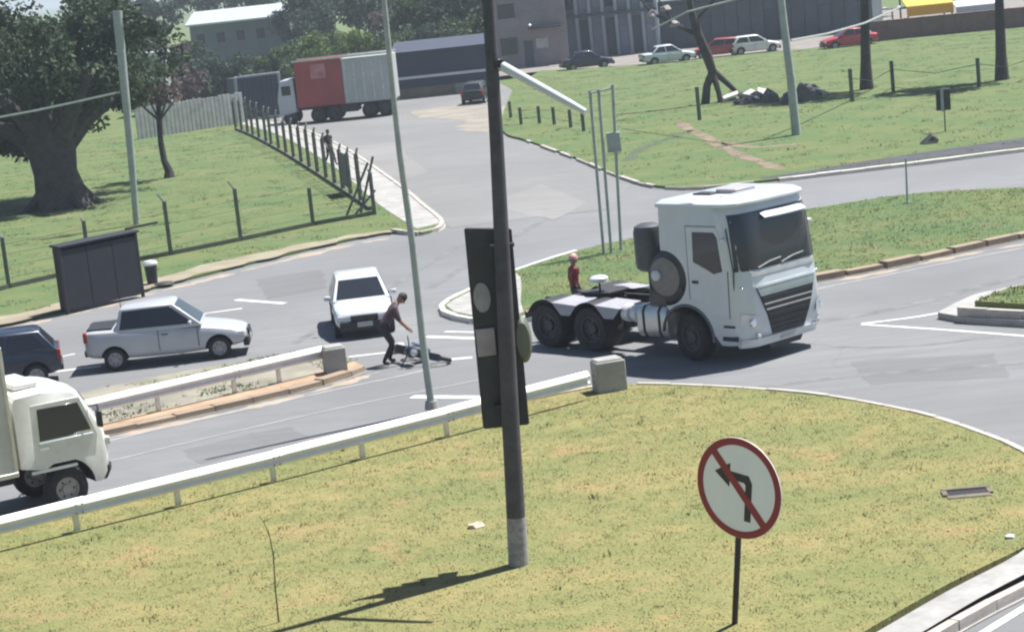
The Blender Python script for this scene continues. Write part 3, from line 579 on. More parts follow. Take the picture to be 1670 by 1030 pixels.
for k, c in enumerate((M_red, M_amber, M_black)):
    MB().tube([(-.95+.02*math.cos(t*3)-.012*t, -.25+.2*k+.07*math.sin(t*3), 1.55-.3*math.sin(t/18*math.pi*.5)) for t in np.linspace(0, 16, 60)], .012, 5).build('air_hose', c, T)
MB().box((-1.05, 0, 1.5), (.08, 1.6, .9)).build('rear_cab_frame', M_chas, T, bevel=.02)
MB().box((-5.24, 0, .72), (.06, 2.3, .14)).build('rear_beam', M_chas, T, bevel=.01)
for s in (-1, 1): MB().box((-5.28, s*.92, .74), (.05, .38, .12)).build('tail_light', M_red, T, bevel=.01)
MB().lathe([(.001, .10), (.15, .08), (.21, .03), (.21, -.06), (.001, -.08)], (-3.72, -.25, 1.46), (0, 0, 1), 16).build('work_lamp', M_white, T)
MB().cyl((-3.72, -.25, 1.0), (-3.72, -.25, 1.40), .025, n=8).build('lamp_stem', M_chas, T)

# ------------------------------------------------------------------ delivery truck
r0, r1 = G(0, 876), G(540, 740); RTH = math.atan2(r1.y-r0.y, r1.x-r0.x)
DV = empty('delivery_truck', (0, 0, 0), RTH - rad(3), 'white delivery truck with box body entering at left', 'truck')
rd = Vector((math.cos(RTH), math.sin(RTH), 0)); rl = Vector((-rd.y, rd.x, 0))
DV.location = G(196, 813) + rl*1.0 - rd*.95
PZ2 = [.45, .6, 1.0, 1.38, 1.5, 1.95, 2.2, 2.3, 2.36]; PX2 = [.86, .95, .98, .94, .90, .66, .52, .42, .25]
def fx2(z, y): return float(np.interp(z, PZ2, PX2)) - .16*max(0., (abs(y)-.65)/.35)**2.2
rings = []
for y in (-1.0, -.97, -.86, -.5, 0, .5, .86, .97, 1.0):
    k = .05 if abs(y) > .99 else 0
    top = .06*max(0, (abs(y)-.7)/.3)**2
    rings.append([(fx2(z, y)-k, y, z-(k*.6 if z > 2.1 else 0)-(top if z > 2.25 else 0)) for z in PZ2] + [(x, y, z-top) for x, z in ((-.3, 2.38), (-.78, 2.36))] + [(-.84, y, 2.28-top), (-.84, y, .98), (-.5, y, .9), (.4, y, .7), (.55, y, .45)])
dc = MB().loft(rings).build('cab', [M_white2, M_black], DV)
c1 = MB().cyl((0, -1.3, .44), (0, -.6, .44), .56, n=32).build('cutter', M_black); c2 = MB().cyl((0, 1.3, .44), (0, .6, .44), .56, n=32).build('cutter', M_black)
for c in (c1, c2): c.parent = DV
bpy.context.view_layer.update(); boolcut(dc, [c1, c2])
_fx = fx
fx = fx2
front('windscreen', 1.42, 2.16, 1.76, 1.64, M_glass, .012, DV); front('grille', .82, 1.05, 1.1, 1.2, M_black, .012, DV); front('bumper', .45, .70, 1.9, 1.92, M_black, .05, DV, th=.07)
fx = _fx
for s in (-1, 1):
    y = s*1.0
    def sp2(name, poly, m, par=DV, o=.006, bev=.01):
        return MB().loft([[(x, y-s*.03, z) for x, z in poly], [(x, y+s*o, z) for x, z in poly]]).build(name, m, par, bevel=bev)
    d = sp2('door', [(.62, .95), (.72, 1.35), (.45, 2.12), (-.52, 2.12), (-.56, 1.02), (-.5, .96)], M_white2, o=.010)
    sp2('side_window', [(.60, 1.46), (.40, 2.02), (-.40, 2.03), (-.42, 1.42), (.2, 1.42), (.34, 1.46)], M_glass2, d, .018)
    sp2('door_handle', [(-.45, 1.24), (-.27, 1.24), (-.27, 1.30), (-.45, 1.30)], M_white2, d, .035)
    sp2('window_ledge', [(-.44, 1.34), (.62, 1.34), (.62, 1.40), (-.44, 1.40)], M_white, d, .035)
    a = MB().tube([(.62, s*.98, 1.9), (.72, s*1.16, 1.92), (.72, s*1.18, 1.8)], .016, 6).build('mirror_arm', M_black, DV); MB().box((.72, s*1.18, 1.66), (.09, .17, .32)).build('mirror', M_black, a, bevel=.03)
    MB().box((fx2(.95, .8)-.02, s*.80, 1.16), (.10, .28, .16)).build('headlight', M_lens, DV, bevel=.03)
    add_wheel(DV, WH_VAN, 0, s*.86, .42); add_wheel(DV, WH_VAN, -3.3, s*.82, .42)
    MB().box((-2.9, s*.4, .72), (4.2, .08, .2)).build('chassis_rail', M_chas, DV, bevel=.01)
    MB().box((-.2, s*.99, .86), (.9, .06, .06)).build('cab_sill', M_white2, DV, bevel=.015)
bx = MB().box((-3.05, 0, 2.10), (4.2, 2.2, 2.35)).build('box_body', mat('dull_box_white', (.52, .51, .48), .6, 0, .15, 1.2, dirt=(.36, .33, .29), dirt_amt=.5), DV, bevel=.03)
for s in (-1, 1):
    for z in (.93, 3.27): MB().box((-3.05, s*1.10, z), (4.24, .05, .09)).build('corner_rail', M_alu, bx, bevel=.01)
    MB().box((-.96, s*1.085, 2.1), (.07, .06, 2.3)).build('corner_post', M_alu, bx, bevel=.01)
MB().box((-.4, 0, 2.44), (.5, 1.2, .12)).build('roof_deflector', M_white2, DV, bevel=.04)

# ------------------------------------------------------------------ far articulated truck
pr = G(603, 190); FT = empty('box_truck', pr, rad(176), 'far truck with red box and grey ribbed body on side road', 'truck'); FT.scale = (.96, .96, 1.0)
# local: x forward (towards image left)
M_cont = mat('red_container', (.33, .06, .055), .6, 0, .25, .6, dirt=(.2, .05, .05)); M_grey = mat('grey_ribbed_body', (.42, .45, .44), .6, 0, .2, .7)
rb = MB().box((3.0, 0, 2.55), (3.2, 2.5, 3.0)).build('red_box', M_cont, FT, bevel=.03)
gb = MB().box((-.35, 0, 2.5), (3.45, 2.5, 2.9)).build('grey_body', M_grey, FT, bevel=.03)
for s in (-1, 1):
    for k in range(6): MB().box((-1.9+k*.62, s*1.27, 2.45), (.14, .07, 2.6)).build('rib', mat('rib_pale', (.5, .53, .53), .6), gb, bevel=.01)
    MB().box((1.3, s*1.26, 4.06), (6.8, .08, .12)).build('top_rail', M_alu, FT, bevel=.01)
    MB().box((-.35, s*1.0, 1.0), (2.6, .05, .18)).build('side_guard', M_chas, FT)
MB().box((3.0, 1.262, 3.3), (1.0, .01, .9)).build('faded_emblem', mat('faded_pink', (.5, .22, .22), .7, 0, .5, 2), rb)
for x in (-1.3, -.2, 2.2, 3.3):
    for s in (-1, 1): add_wheel(FT, WH_DUAL, x, s*.95, .51)
MB().box((1.4, 0, .98), (7.0, 1.2, .26)).box((1.2, 0, .75), (1.2, 2.2, .5)).build('chassis', M_chas, FT, bevel=.02)
cb = MB().loft([[(5.9, y, .6), (5.95, y, 1.7), (5.7, y, 2.9), (4.75, y, 3.0), (4.7, y, .8)] for y in (-1.2, 1.2)]).build('cab', mat('pale_blue_grey_cab', (.44, .47, .52), .45, 0, .1, 1), FT, bevel=.08)
for s in (-1, 1):
    MB().box((5.3, s*1.205, 2.25), (.6, .02, .6)).build('side_window', M_glass2, cb); add_wheel(FT, WH_TRK, 5.2, s*1.02, .51)
MB().slab([(5.97, -1.05, 1.75), (5.97, 1.05, 1.75), (5.74, 1.05, 2.8), (5.74, -1.05, 2.8)], .02).build('windscreen', M_glass, cb)
# ------------------------------------------------------------------ guardrails
M_rail = mat('bright_galvanised_rail', (.72, .72, .72), .45, .12, .08, 4, dirt=(.45, .44, .43), dirt_amt=.3)
WPROF = [(.0, .0), (.03, .012), (.07, .045), (.072, .055), (.02, .105), (.015, .12), (.03, .14), (.085, .19), (.09, .205), (.06, .25), (.02, .298), (.0, .312)]
def guardrail(name, label, px, ztop=.62, L=4.0, flip=-1, zg=.1, drop=None):
    p = [np.array(q) for q in gp(px, zg)]; seg = [np.linalg.norm(p[i+1]-p[i]) for i in range(len(p)-1)]; cum = np.concatenate([[0], np.cumsum(seg)]); tot = cum[-1]
    def pos(t):
        i = min(max(np.searchsorted(cum, t, side='right')-1, 0), len(seg)-1); return p[i]+(p[i+1]-p[i])*((t-cum[i])/seg[i])
    root = empty(name, (*pos(0), zg), 0, label, 'guardrail'); o0 = Vector((*pos(0), zg))
    t = 0.; k = 0
    while t < tot-.3:
        e = min(t+L, tot); a = Vector((*pos(t), 0)); b = Vector((*pos(e), 0)); d = (b-a).normalized(); n = Vector((-d.y, d.x, 0))*flip
        za = ztop - .312 + random.uniform(-.012, .012); zb2 = ztop-.312 + random.uniform(-.012, .012); lap = d*(.16 if e < tot else 0)
        rings = []
        for q, z in ((a, za+.004*(k % 2)), (b+lap, zb2)):
            pr = [q + n*(u+.003*(k % 2)) + Vector((0, 0, z+w)) for u, w in WPROF] + [q + n*(u-.006) + Vector((0, 0, z+w)) for u, w in WPROF[::-1]]
            rings.append([v - Vector((o0.x, o0.y, 0)) for v in pr])
        bm_ = MB().loft(rings).build('beam', M_rail, root, ang=25)
        for q in (b-d*.04, b+d*.08):
            for w in (.05, .20): 
                c = q + Vector((-o0.x, -o0.y, zb2+w)); MB().cyl(c+n*.084, c+n*.098, .016, n=6).build('bolt', M_chas, bm_)
        for f_ in ((0, .5) if e-t > 1.5 else (0,)):
            q = a + (b-a)*f_ - n*.09 - Vector((o0.x, o0.y, 0))
            MB().box((q.x, q.y, (ztop-.05)/2-.1), (.11, .055, ztop+.10), math.atan2(d.y, d.x)).build('post', M_galv, root, bevel=.008)
            MB().box((q.x+n.x*.05, q.y+n.y*.05, ztop-.155), (.08, .09, .2), math.atan2(d.y, d.x)).build('spacer_block', M_galv, root, bevel=.008)
        t = e; k += 1
    return root
guardrail('guardrail', 'long bright steel guardrail along the foreground grass island', [(-230, 958), (0, 899), (270, 832), (540, 763), (650, 735), (800, 694), (962, 651)])
guardrail('median_guardrail', 'shorter steel guardrail on the earth median behind delivery truck', [(-150, 768), (145, 698), (340, 652), (530, 606)], L=4.0, ztop=.64)
def endblock(px, py, label, w=.66, d=.5, h=.66):
    g = G(px, py, .1); o = MB().prism([(-w/2, -d/2), (w/2, -d/2), (w/2*.9, d/2), (-w/2*.9, d/2)], -.1, h); o.box((0, 0, h+.02), (w*.86, d*.8, .05))
    r = o.build('rail_end_block', M_conc, None, bevel=.03); r.location = g; r.rotation_euler.z = RTH*.5; return tag(r, label, 'concrete block', 'concrete end blocks of the guardrails')
endblock(994, 636, 'concrete block ending the near guardrail beside tractor truck'); endblock(547, 606, 'concrete block ending the median guardrail near white hatchback', .52, .5, .6)

# ------------------------------------------------------------------ poles
def pole(name, label, px, Y, r0, r1, m, cat='pole', n=14):
    pts = [AT(x, y, Y) for x, y in px]; b = pts[0]; N = len(pts)
    root = empty(name, b, 0, label, cat)
    MB().tube([p-b for p in pts], [r0+(r1-r0)*i/(N-1) for i in range(N)], n).build('shaft', m, root); return root, b
bp = G(845, 920, .11); Yp = bp.y
UP, ub = pole('utility_pole', 'dark weathered utility pole in the foreground grass', [(846, 922), (833, 690), (821, 450), (810, 230), (796, 0), (788, -130)], Yp, .152, .075, M_wood)
pb = [AT(846, 921, Yp)-ub, AT(841.5, 842, Yp)-ub]
MB().tube(pb, [.158, .150], 14).build('painted_base', mat('faded_white_paint_band', (.34, .33, .35), .85, 0, .35, 4, dirt=(.13, .12, .13), dirt_amt=.8), UP)
arm = [AT(812, 104, Yp)-ub, AT(818, 108, Yp-.1)-ub, AT(955, 183, Yp-.9)-ub]
MB().tube([arm[0], arm[1]*.2+arm[2]*.8, arm[2]], [.075, .06, .045], 10).build('lamp_arm', M_white, UP)
MB().cyl(arm[0]-Vector((.0, .0, .06)), arm[0]+Vector((0, 0, .06)), .12, n=12).build('arm_clamp', M_chas, UP)
# traffic signal seen from behind, fixed to the utility pole
def onY(x, y, d): return AT(x, y, Yp+d)-ub
SGt = empty('traffic_signal', ub, 0, 'tall dark traffic signal backboard fixed behind utility pole', 'traffic light')
M_board = mat('dark_backboard', (.030, .032, .04), .6, 0, .3, 2.5, dirt=(.06, .06, .065), dirt_amt=.5)
q = [onY(790, 697, .2), onY(861, 690, .2), onY(832, 374, .2), onY(759, 373, .2)]
bd = MB().slab(q, .04).build('backboard', M_board, SGt, bevel=.008)
for i in range(4): MB().tube([q[i], q[(i+1) % 4]], .022, 6).build('board_rim', M_signblk, bd)
for k, yy in enumerate((430, 500, 570, 640)):
    f_ = (yy-373)/324; c = onY(796+f_*30, yy, .33); MB().cyl(c, c+Vector((0, .22, 0)), .13, .15, 18).build('lamp_hood', M_signblk, SGt)
c = onY(786, 485, .155); MB().lathe([(.001, 0), (.17, 0), (.18, .012), (.001, .02)], (0, 0, 0), (0, -1, 0), 28).build('pale_disc', mat('pale_disc', (.30, .29, .31), .6), SGt); dsc = SGt.children[-1]; dsc.location = c; dsc.scale = (.72, 1, 1.28)
ps = MB().slab([onY(780, 582, .13), onY(810, 578, .13), onY(806, 534, .13), onY(775, 537, .13)], .03).build('junction_plate', mat('pinkish_plate', (.33, .28, .32), .6), SGt, bevel=.006)
c = onY(853, 553, .25); MB().lathe([(.001, -.12), (.13, -.12), (.17, -.05), (.17, .1), (.001, .12)], (0, 0, 0), (0, 1, 0), 20).build('side_lamp_housing', mat('olive_grey_housing', (.13, .14, .11), .6), SGt); lh = SGt.children[-1]; lh.location = c; lh.scale = (.8, 1, 2.1)
for yy in (400, 660): MB().box(onY(822+(yy-530)*.02, yy, .1), (.36, .16, .05)).build('bracket', M_chas, SGt)
lb = G(704, 662, .11); LP, lpb = pole('lamp_post', 'slim pale lamp post rising behind the near guardrail', [(704, 662), (690, 560), (673, 400), (652, 250), (641, 150), (624, -20), (612, -140)], lb.y, .085, .05, M_paleconc)
MB().cyl((0, 0, -.05), (0, 0, .12), .16, .13, 12).build('base_collar', M_conc, LP)
pl = G(222, 366, .1); P1, p1b = pole('concrete_utility_pole', 'pale concrete pole in front of the big dark tree', [(223, 368), (216, 280), (206, 170), (197, 80), (191, 18)], pl.y, .13, .2, M_paleconc)
for z in (.12, .04): MB().box(AT(193+z*50, 24+z*200, pl.y)-p1b, (1.6, .10, .10)).build('cross_arm', M_bark, P1)
pl2 = G(1298, 220, .12); P2, p2b = pole('concrete_utility_pole', 'pale concrete pole on the far grass bank', [(1299, 222), (1290, 130), (1281, 60), (1272, -20), (1266, -70)], pl2.y, .21, .13, M_paleconc)
g2 = G(985, 413, .12); PP = empty('sign_gantry', g2, 0, 'pair of thin pale posts on median behind tractor truck', 'posts')
for a, b in (((985, 415), (962, 148)), ((1013, 408), (999, 138)), ((997, 412), (976, 146))):
    MB().tube([AT(*a, g2.y)-g2, AT(*b, g2.y)-g2], .048, 8).build('post', M_paleconc, PP)
MB().box(AT(1001, 232, g2.y)-g2, (.42, .12, .6)).build('control_box', M_paleconc, PP, bevel=.02)
MB().tube([AT(963, 152, g2.y)-g2, AT(1000, 143, g2.y)-g2], .035, 6).build('crossbar', M_paleconc, PP)
g3 = G(1480, 331, .12); TPo, _ = pole('marker_post', 'thin bare marker post at far edge of the green median', [(1480, 332), (1477, 258)], g3.y, .035, .03, M_paleconc, 'post', 8)
MB().cyl((0, 0, -.05), (0, 0, .06), .09, n=10).build('footing', M_conc, TPo)
# ------------------------------------------------------------------ no-left-turn sign
sb = G(1196, 1017, .11); SG = empty('road_sign', sb, 0, 'round red and white no left turn sign on a black post', 'road sign')
SG.rotation_euler.z = rad(-44)                          # face normal is local -y
sgn = math.radians(9); DR = .70; ctr = 1.27 + DR
def tl(x, z, y=0): return (x*math.cos(sgn)+z*math.sin(sgn), y, -x*math.sin(sgn)+z*math.cos(sgn))
MB().tube([tl(0, -.2, .03), tl(0, 1.2+DR*1.5, .03)], .042, 12).build('post', M_signblk, SG)
dk = MB().lathe([(.001, .0), (DR, 0), (DR, .012), (.001, .012)], tl(0, ctr), (0, -1, 0), 56).build('disc', M_signwhite, SG)
MB().lathe([(DR*.855, .012), (DR*.855, .016), (DR*.995, .016), (DR*.995, .012)], tl(0, ctr), (0, -1, 0), 56).build('red_ring', M_signred, dk)
def flat(name, pts, m, off): 
    f3 = [Vector(tl(x*DR, ctr+z*DR, -off)) for x, z in pts]; b3 = [v+Vector((0, .006, 0)) for v in f3]
    MB().loft([b3, f3]).build(name, m, dk)
flat('arrow', [(.16, -.62), (.31, -.62), (.31, .16), (.22, .30), (-.22, .30), (-.22, .46), (-.58, .22), (-.22, -.02), (-.22, .14), (.12, .14), (.16, .10)], M_signblk, .0165)
c45 = .70; w_ = .065
flat('red_slash', [(-.62-w_, .56), (-.56-w_+.06, .66), (.62+w_, -.56), (.56+w_-.06, -.66)], M_signred, .019)
for z in (ctr-.3, ctr+.3): MB().box(tl(0, z, .02), (.3, .03, .05), 0, 0, 0, sgn).build('bracket', M_galv, SG)
# ------------------------------------------------------------------ fences
def fence_post(root, b, h, bent=.35, r=.06, m=M_fpost, tip=True, dirn=(-.5, -.4)):
    b = b - root.location
    p = MB().box((b.x, b.y, b.z+h/2-.1), (r*2, r*2, h+.2), .5).build('post', m, root, bevel=.012)
    if tip:
        a = Vector((b.x, b.y, b.z+h)); MB().tube([a-Vector((0, 0, .04)), a+Vector((dirn[0]*bent, dirn[1]*bent, bent*.8))], [r*.9, r*.6], 6).build('bent_tip', M_fpostl, p)
def wires(root, a, b, hs, r=.009, sag=.03):
    a = a-root.location; b = b-root.location
    for h in hs:
        MB().tube([a+Vector((0, 0, h)), (a+b)/2+Vector((0, 0, h-sag)), b+Vector((0, 0, h))], r, 4).build('wire', M_fpost, root)
FN = empty('post_fence', G(15, 468, .1), 0, 'bent-top post fence along the left field beside the road', 'fence')
base = [G(x, y, .1) for x, y in ((-140, 510), (15, 470), (147, 440), (279, 416), (393, 393), (511, 368), (611, 350))]
for i, b in enumerate(base): fence_post(FN, b, (1.75, 1.75, 1.75, 1.95, 1.95, 1.45, 1.65)[i], .4 if i in (1, 3, 4) else .15, tip=i != 5)
for i in range(len(base)-1):
    wires(FN, base[i], base[i+1], (.35, .75, 1.15, 1.5)); d = base[i+1]-base[i]; c = (base[i]+base[i+1])/2-FN.location
    MB().box((c.x, c.y, .05), (d.length-.14, .10, .22), math.atan2(d.y, d.x)).build('plinth', mat('mossy_plinth', (.075, .085, .06), .95, 0, .4, 2), FN, bevel=.01)
for a, b in (((612, 345), (575, 355)), ((600, 300), (565, 352)), ((608, 290), (588, 350))):
    g = G(b[0], b[1], .1); MB().tube([g-FN.location, AT(a[0], a[1]-35, base[-1].y)-FN.location], .05, 6).build('brace', M_fpost, FN)
FS = empty('pavement_fence', G(611, 348, .1), 0, 'dark leaning post fence beside the side road pavement', 'fence')
sp_ = smoothpath(gp([(604, 343), (560, 313), (505, 277), (455, 246), (410, 222), (385, 212)], .1), 12); P = [Vector((*q, .1)) for q in sp_]
acc = 0; last = P[0]; plist = [P[0]]
for a, b in zip(P, P[1:]):
    acc += (b-a).length
    if acc >= 2.5: plist.append(b); acc = 0
for i, b in enumerate(plist[1:]): fence_post(FS, b, 1.95*random.uniform(.92, 1.05), .35, .07, M_fpost, True, (.3, -.3))
for a, b in zip(plist, plist[1:]):
    wires(FS, a, b, (.4, .9, 1.4, 1.8), .011); d = b-a; c = (a+b)/2-FS.location
    MB().box((c.x, c.y, .03), (d.length-.02, .14, .24), math.atan2(d.y, d.x)).build('plinth', mat('dark_plinth', (.10, .105, .085), .95, 0, .4, 2), FS, bevel=.01)
a, b = plist[2], plist[3]; pq = [a+(b-a)*.1, a+(b-a)*.95]
MB().slab([pq[0]-FS.location+Vector((0, 0, .35)), pq[1]-FS.location+Vector((0, 0, .35)), pq[1]-FS.location+Vector((0, 0, 1.75)), pq[0]-FS.location+Vector((0, 0, 1.75))], .03).build('notice_board', mat('grey_board', (.16, .15, .17), .8), FS)
# panel wall at the end of the field
PW = empty('panel_wall', G(292, 222, .1), 0, 'pale grey wall of upright panels behind the field', 'wall')
w0, w1 = G(225, 228, .1), G(400, 200, .1); n = 26; d = (w1-w0)/n
for i in range(n):
    c = w0+d*(i+.5)-PW.location; MB().box((c.x, c.y, 1.0+random.uniform(-.05, .05)), (d.length*.86, .08, 2.1), math.atan2(d.y, d.x)).build('panel', M_panel if i else globals().setdefault('M_panel', mat('pale_panel', (.34, .36, .35), .85, 0, .3, 1.5, dirt=(.2, .2, .18))), PW, bevel=.015)
# far bank fences
FB = empty('wire_fence', G(1390, 165, .12), 0, 'sagging wire fence on thin posts across the grass bank', 'fence')
fbp = [(1141, 196, 1.7), (1390, 166, 1.7), (1457, 150, 1.65), (1597, 142, 1.5), (1690, 130, 1.6)]; fb_ = [G(x, y, .12) for x, y, h in fbp]
for b, (x, y, h) in zip(fb_, fbp): fence_post(FB, b, h, .2, .075, mat('green_grey_post', (.09, .12, .09), .9, 0, .3, 3) if x == 1141 else bpy.data.materials['green_grey_post'], False)
for a, b in zip(fb_[1:], fb_[2:]): wires(FB, a, b, (.25, 1.2), .02, .35)
FC = empty('short_post_row', G(845, 207, .12), 0, 'row of short dark posts at left end of grass bank', 'fence')
fcp = [(833, 192), (850, 203), (880, 201), (904, 203), (931, 208), (952, 214)]; fc_ = [G(x, y, .12) for x, y in fcp]
for b in fc_: fence_post(FC, b, .95, .1, .07, bpy.data.materials['green_grey_post'], False)
for a, b in zip(fc_, fc_[1:]): wires(FC, a, b, (.35, .8), .012, .05)
# dark board and lump
gb_ = G(1542, 215, .12); BO = empty('board_sign', gb_, 0, 'small black board with a pale middle stripe on grass bank', 'sign')
MB().slab([AT(1527, 181, gb_.y)-gb_, AT(1551, 179, gb_.y)-gb_, AT(1549, 144, gb_.y)-gb_, AT(1526, 147, gb_.y)-gb_], .05).build('board', M_signblk, BO, bevel=.02)
MB().slab([AT(1535, 182, gb_.y-.06)-gb_, AT(1540, 182, gb_.y-.06)-gb_, AT(1538, 145, gb_.y-.06)-gb_, AT(1533, 145, gb_.y-.06)-gb_], .02).build('stripe', mat('pale_grey_stripe', (.3, .34, .34), .7), BO)
MB().tube([Vector((0, .05, -.1)), AT(1539, 150, gb_.y+.05)-gb_], .03, 8).build('post', M_fpost, BO)
def rock(name, loc, sx, sy, sz, m, parent=None, seed=0, n=2):
    bm = bmesh.new(); bmesh.ops.create_icosphere(bm, subdivisions=n, radius=1); r_ = random.Random(seed)
    ph = [r_.uniform(0, 6) for _ in range(6)]
    for v in bm.verts:
        c = v.co; k = 1+.22*math.sin(3*c.x+ph[0])*math.cos(2.3*c.y+ph[1])+.16*math.sin(5*c.z+ph[2]+2*c.x)+r_.uniform(-.06, .06); v.co = Vector((c.x*k*sx, c.y*k*sy, max(c.z, -.25)*k*sz))
    me = bpy.data.meshes.new(name); bm.to_mesh(me); bm.free(); me.materials.append(m); smooth(me, 30)
    return inst(name, me, parent, loc)
tag(rock('dark_lump', G(1517, 234, .12), .45, .3, .28, mat('lump_surface', (.045, .05, .045), .9, 0, .3, 4), None, 4), 'dark lump lying beside the dark bank strip', 'sack')  # irregular dark lump near the foot of the board
RH = empty('rubble_heap', G(1260, 166, .12), 0, 'heap of grey rubble and pale slabs under the far pole', 'rubble')
M_rub2 = mat('grey_rubble', (.13, .125, .13), .95, 0, .4, 2, dirt=(.08, .08, .085)); M_rub3 = mat('pale_rubble', (.5, .5, .47), .9, 0, .2, 2)
for i in range(26):
    px = random.uniform(1180, 1338); py = 166-(px-1260)*.06+random.uniform(-6, 3); hgt = .75 if px > 1305 or abs(px-1262) < 16 else .4
    rock('chunk', G(px, py, .12)-RH.location, random.uniform(.35, .6), random.uniform(.3, .5), hgt*random.uniform(.8, 1.3), M_rub2, RH, i)
for i, (px, py) in enumerate(((1195, 158), (1222, 155), (1240, 152), (1338, 152), (1215, 160))):
    o = MB().box((0, 0, .4), (.9, .5, .09)).build('slab', M_rub3, RH, bevel=.015); o.location = G(px, py+8, .12)-RH.location; o.rotation_euler = (.3, -.25, i*.7)
# ------------------------------------------------------------------ bus shelter and bin
s0, s1 = G(110, 508, .1), G(233, 479, .1); sv_ = s1-s0; SL = sv_.length; SA = math.atan2(sv_.y, sv_.x)
BS = empty('bus_shelter', (s0+s1)/2, SA, 'dark slate metal bus shelter on the verge left of road', 'bus shelter')
M_sh = mat('dark_slate_metal', (.018, .021, .030), .75, .1, .25, 1.5, dirt=(.026, .028, .034))
HH = 2.0; DD = .32
wall = MB()
np_ = 4
for i in range(np_):
    x = -SL/2+SL*(i+.5)/np_; MB().box((x, DD, HH/2+.05), (SL/np_-.015, .05, HH-.1)).build('back_panel', M_sh, BS, bevel=.006)
for s in (-1, 1):
    MB().box((s*SL/2, DD/2, HH/2), (.05, DD-.05, HH-.06)).build('side_panel', M_sh, BS, bevel=.008); MB().box((s*SL/2, 0, HH/2-.1), (.09, .09, HH+.2)).build('post', M_signblk, BS, bevel=.01)
MB().slab([(-SL/2-.06, -.08, HH-.02), (SL/2+.12, -.08, HH-.02), (SL/2+.12, DD+.08, HH+.02), (-SL/2-.06, DD+.08, HH+.02)], .07).build('roof', M_sh, BS, bevel=.015)
MB().box((0, .16, .42), (SL*.85, .2, .06)).build('bench', M_sh, BS, bevel=.01)
for s in (-1, 1): MB().box((s*SL*.35, .16, .2), (.06, .18, .42)).build('bench_leg', M_chas, BS)
MB().box((SL/2+.55, DD, HH+.08), (1.3, .06, .07)).build('roof_beam', M_signblk, BS)
for i in range(3): MB().box((-SL/2+SL*(i+.5)/3, -.02, HH*.47), (SL/3-.02, .03, HH*.92)).build('front_shutter', M_sh, BS, bevel=.006)
gbn = G(249, 462, .1); BN = empty('litter_bin', gbn, 0, 'small litter bin with white top right of bus shelter', 'bin')
MB().lathe([(.001, 0), (.17, 0), (.21, .62), (.19, .62), (.17, .1)], (0, 0, 0), (0, 0, 1), 16).build('bucket', M_chas, BN); MB().lathe([(.24, .60), (.25, .66), (.2, .74), (.001, .78)], (0, 0, 0), (0, 0, 1), 16).build('lid', M_white, BN)
dcv = MB().lathe([(.001, .03), (.3, .03), (.34, 0)], (0, 0, 0), (0, 0, 1), 20).build('drain_cover', M_chas); dcv.location = G(268, 462, .108); tag(dcv, 'dark round drain cover in sandy verge', 'drain cover')
# foreground drain, litter, stones, dead sapling
M_brn = mat('brown_stained_concrete', (.16, .135, .10), .9, 0, .35, 3)
dg_ = G(1577, 803, .11); DRN = empty('storm_drain', dg_, rad(-4), 'dark concrete storm drain inlet in the grass island', 'drain')
MB().box((0, .17, .02), (.78, .10, .06)).build('back_lintel', M_brn, DRN, bevel=.015); MB().box((0, .0, .012), (.62, .26, .02)).build('slot', M_signblk, DRN)
MB().box((0, -.22, .005), (.70, .18, .03)).build('apron', M_brn, DRN, bevel=.015)
for s in (-1, 1): MB().box((s*.36, 0, .01), (.09, .30, .05)).build('cheek', M_brn, DRN, bevel=.01)
tag(rock('litter_scrap', G(1646, 875, .13), .075, .06, .05, M_white, None, 3, 1), 'white scrap of litter near right edge of grass', 'litter')
tag(rock('pale_stone', G(776, 858, .12), .14, .11, .09, mat('pale_stone', (.45, .42, .33), .9), None, 9), 'pale stone in the grass left of utility pole base', 'stone')
sg_ = G(455, 1014, .11); SP = empty('dead_sapling', sg_, 0, 'thin dry sapling in the lower left grass', 'plant')
pts = [AT(x, y, sg_.y)-sg_ for x, y in ((455, 1016), (449, 960), (446, 905), (440, 875), (430, 850), (422, 840))]
MB().tube(pts, [.014, .012, .011, .009, .007, .004], 6).build('stem', mat('dry_stem', (.13, .13, .06), .9), SP)
for i in range(8):
    p = pts[1+i % 4]; MB().tube([p, p+Vector((random.uniform(-.18, .18), random.uniform(-.15, .15), random.uniform(.05, .2)))], [.006, .003], 4).build('twig', bpy.data.materials['dry_stem'], SP)
# ------------------------------------------------------------------ motorcycle
gm_ = G(699, 588); MC = empty('fallen_motorcycle', gm_, rad(-62), 'motorcycle lying on its side on the asphalt beside crouching person', 'motorcycle')
ML = bpy.data.objects.new('bike_frame', MB().tube([(.35, 0, .85), (.1, 0, .55), (-.1, 0, .35), (-.35, 0, .4), (-.55, 0, .75)], .025, 6).tube([(.35, 0, .85), (-.1, 0, .72), (-.75, 0, .78)], .025, 6).mesh('bike_frame', M_chas)); COL.objects.link(ML); ML.parent = MC
ML.rotation_euler = (rad(70), 0, 0); ML.location = (0, .25, .05)
WB = wheel_meshes(.30, .09, .22, M_alu, 22)
for x in (.68, -.62): w = inst('wheel', WB[0], ML, (x, 0, .30))
MB().tube([(.68, .07, .30), (.36, .07, .92)], .02, 6).tube([(.68, -.07, .30), (.36, -.07, .92)], .02, 6).build('fork', M_chas, ML)
MB().tube([(.22, -.36, 1.02), (.34, -.18, 1.0), (.34, .18, 1.0), (.22, .36, 1.02)], .016, 6).build('handlebar', M_signblk, ML)
MB().lathe([(.001, -.26), (.10, -.22), (.14, -.05), (.15, .1), (.10, .24), (.001, .27)], (.08, 0, .78), (1, 0, .1), 14).build('fuel_tank', M_navy, ML)
MB().box((-.40, 0, .80), (.62, .22, .08)).build('seat', M_signblk, ML, bevel=.03); MB().box((-.02, 0, .42), (.34, .22, .30)).build('engine', M_chas, ML, bevel=.04)
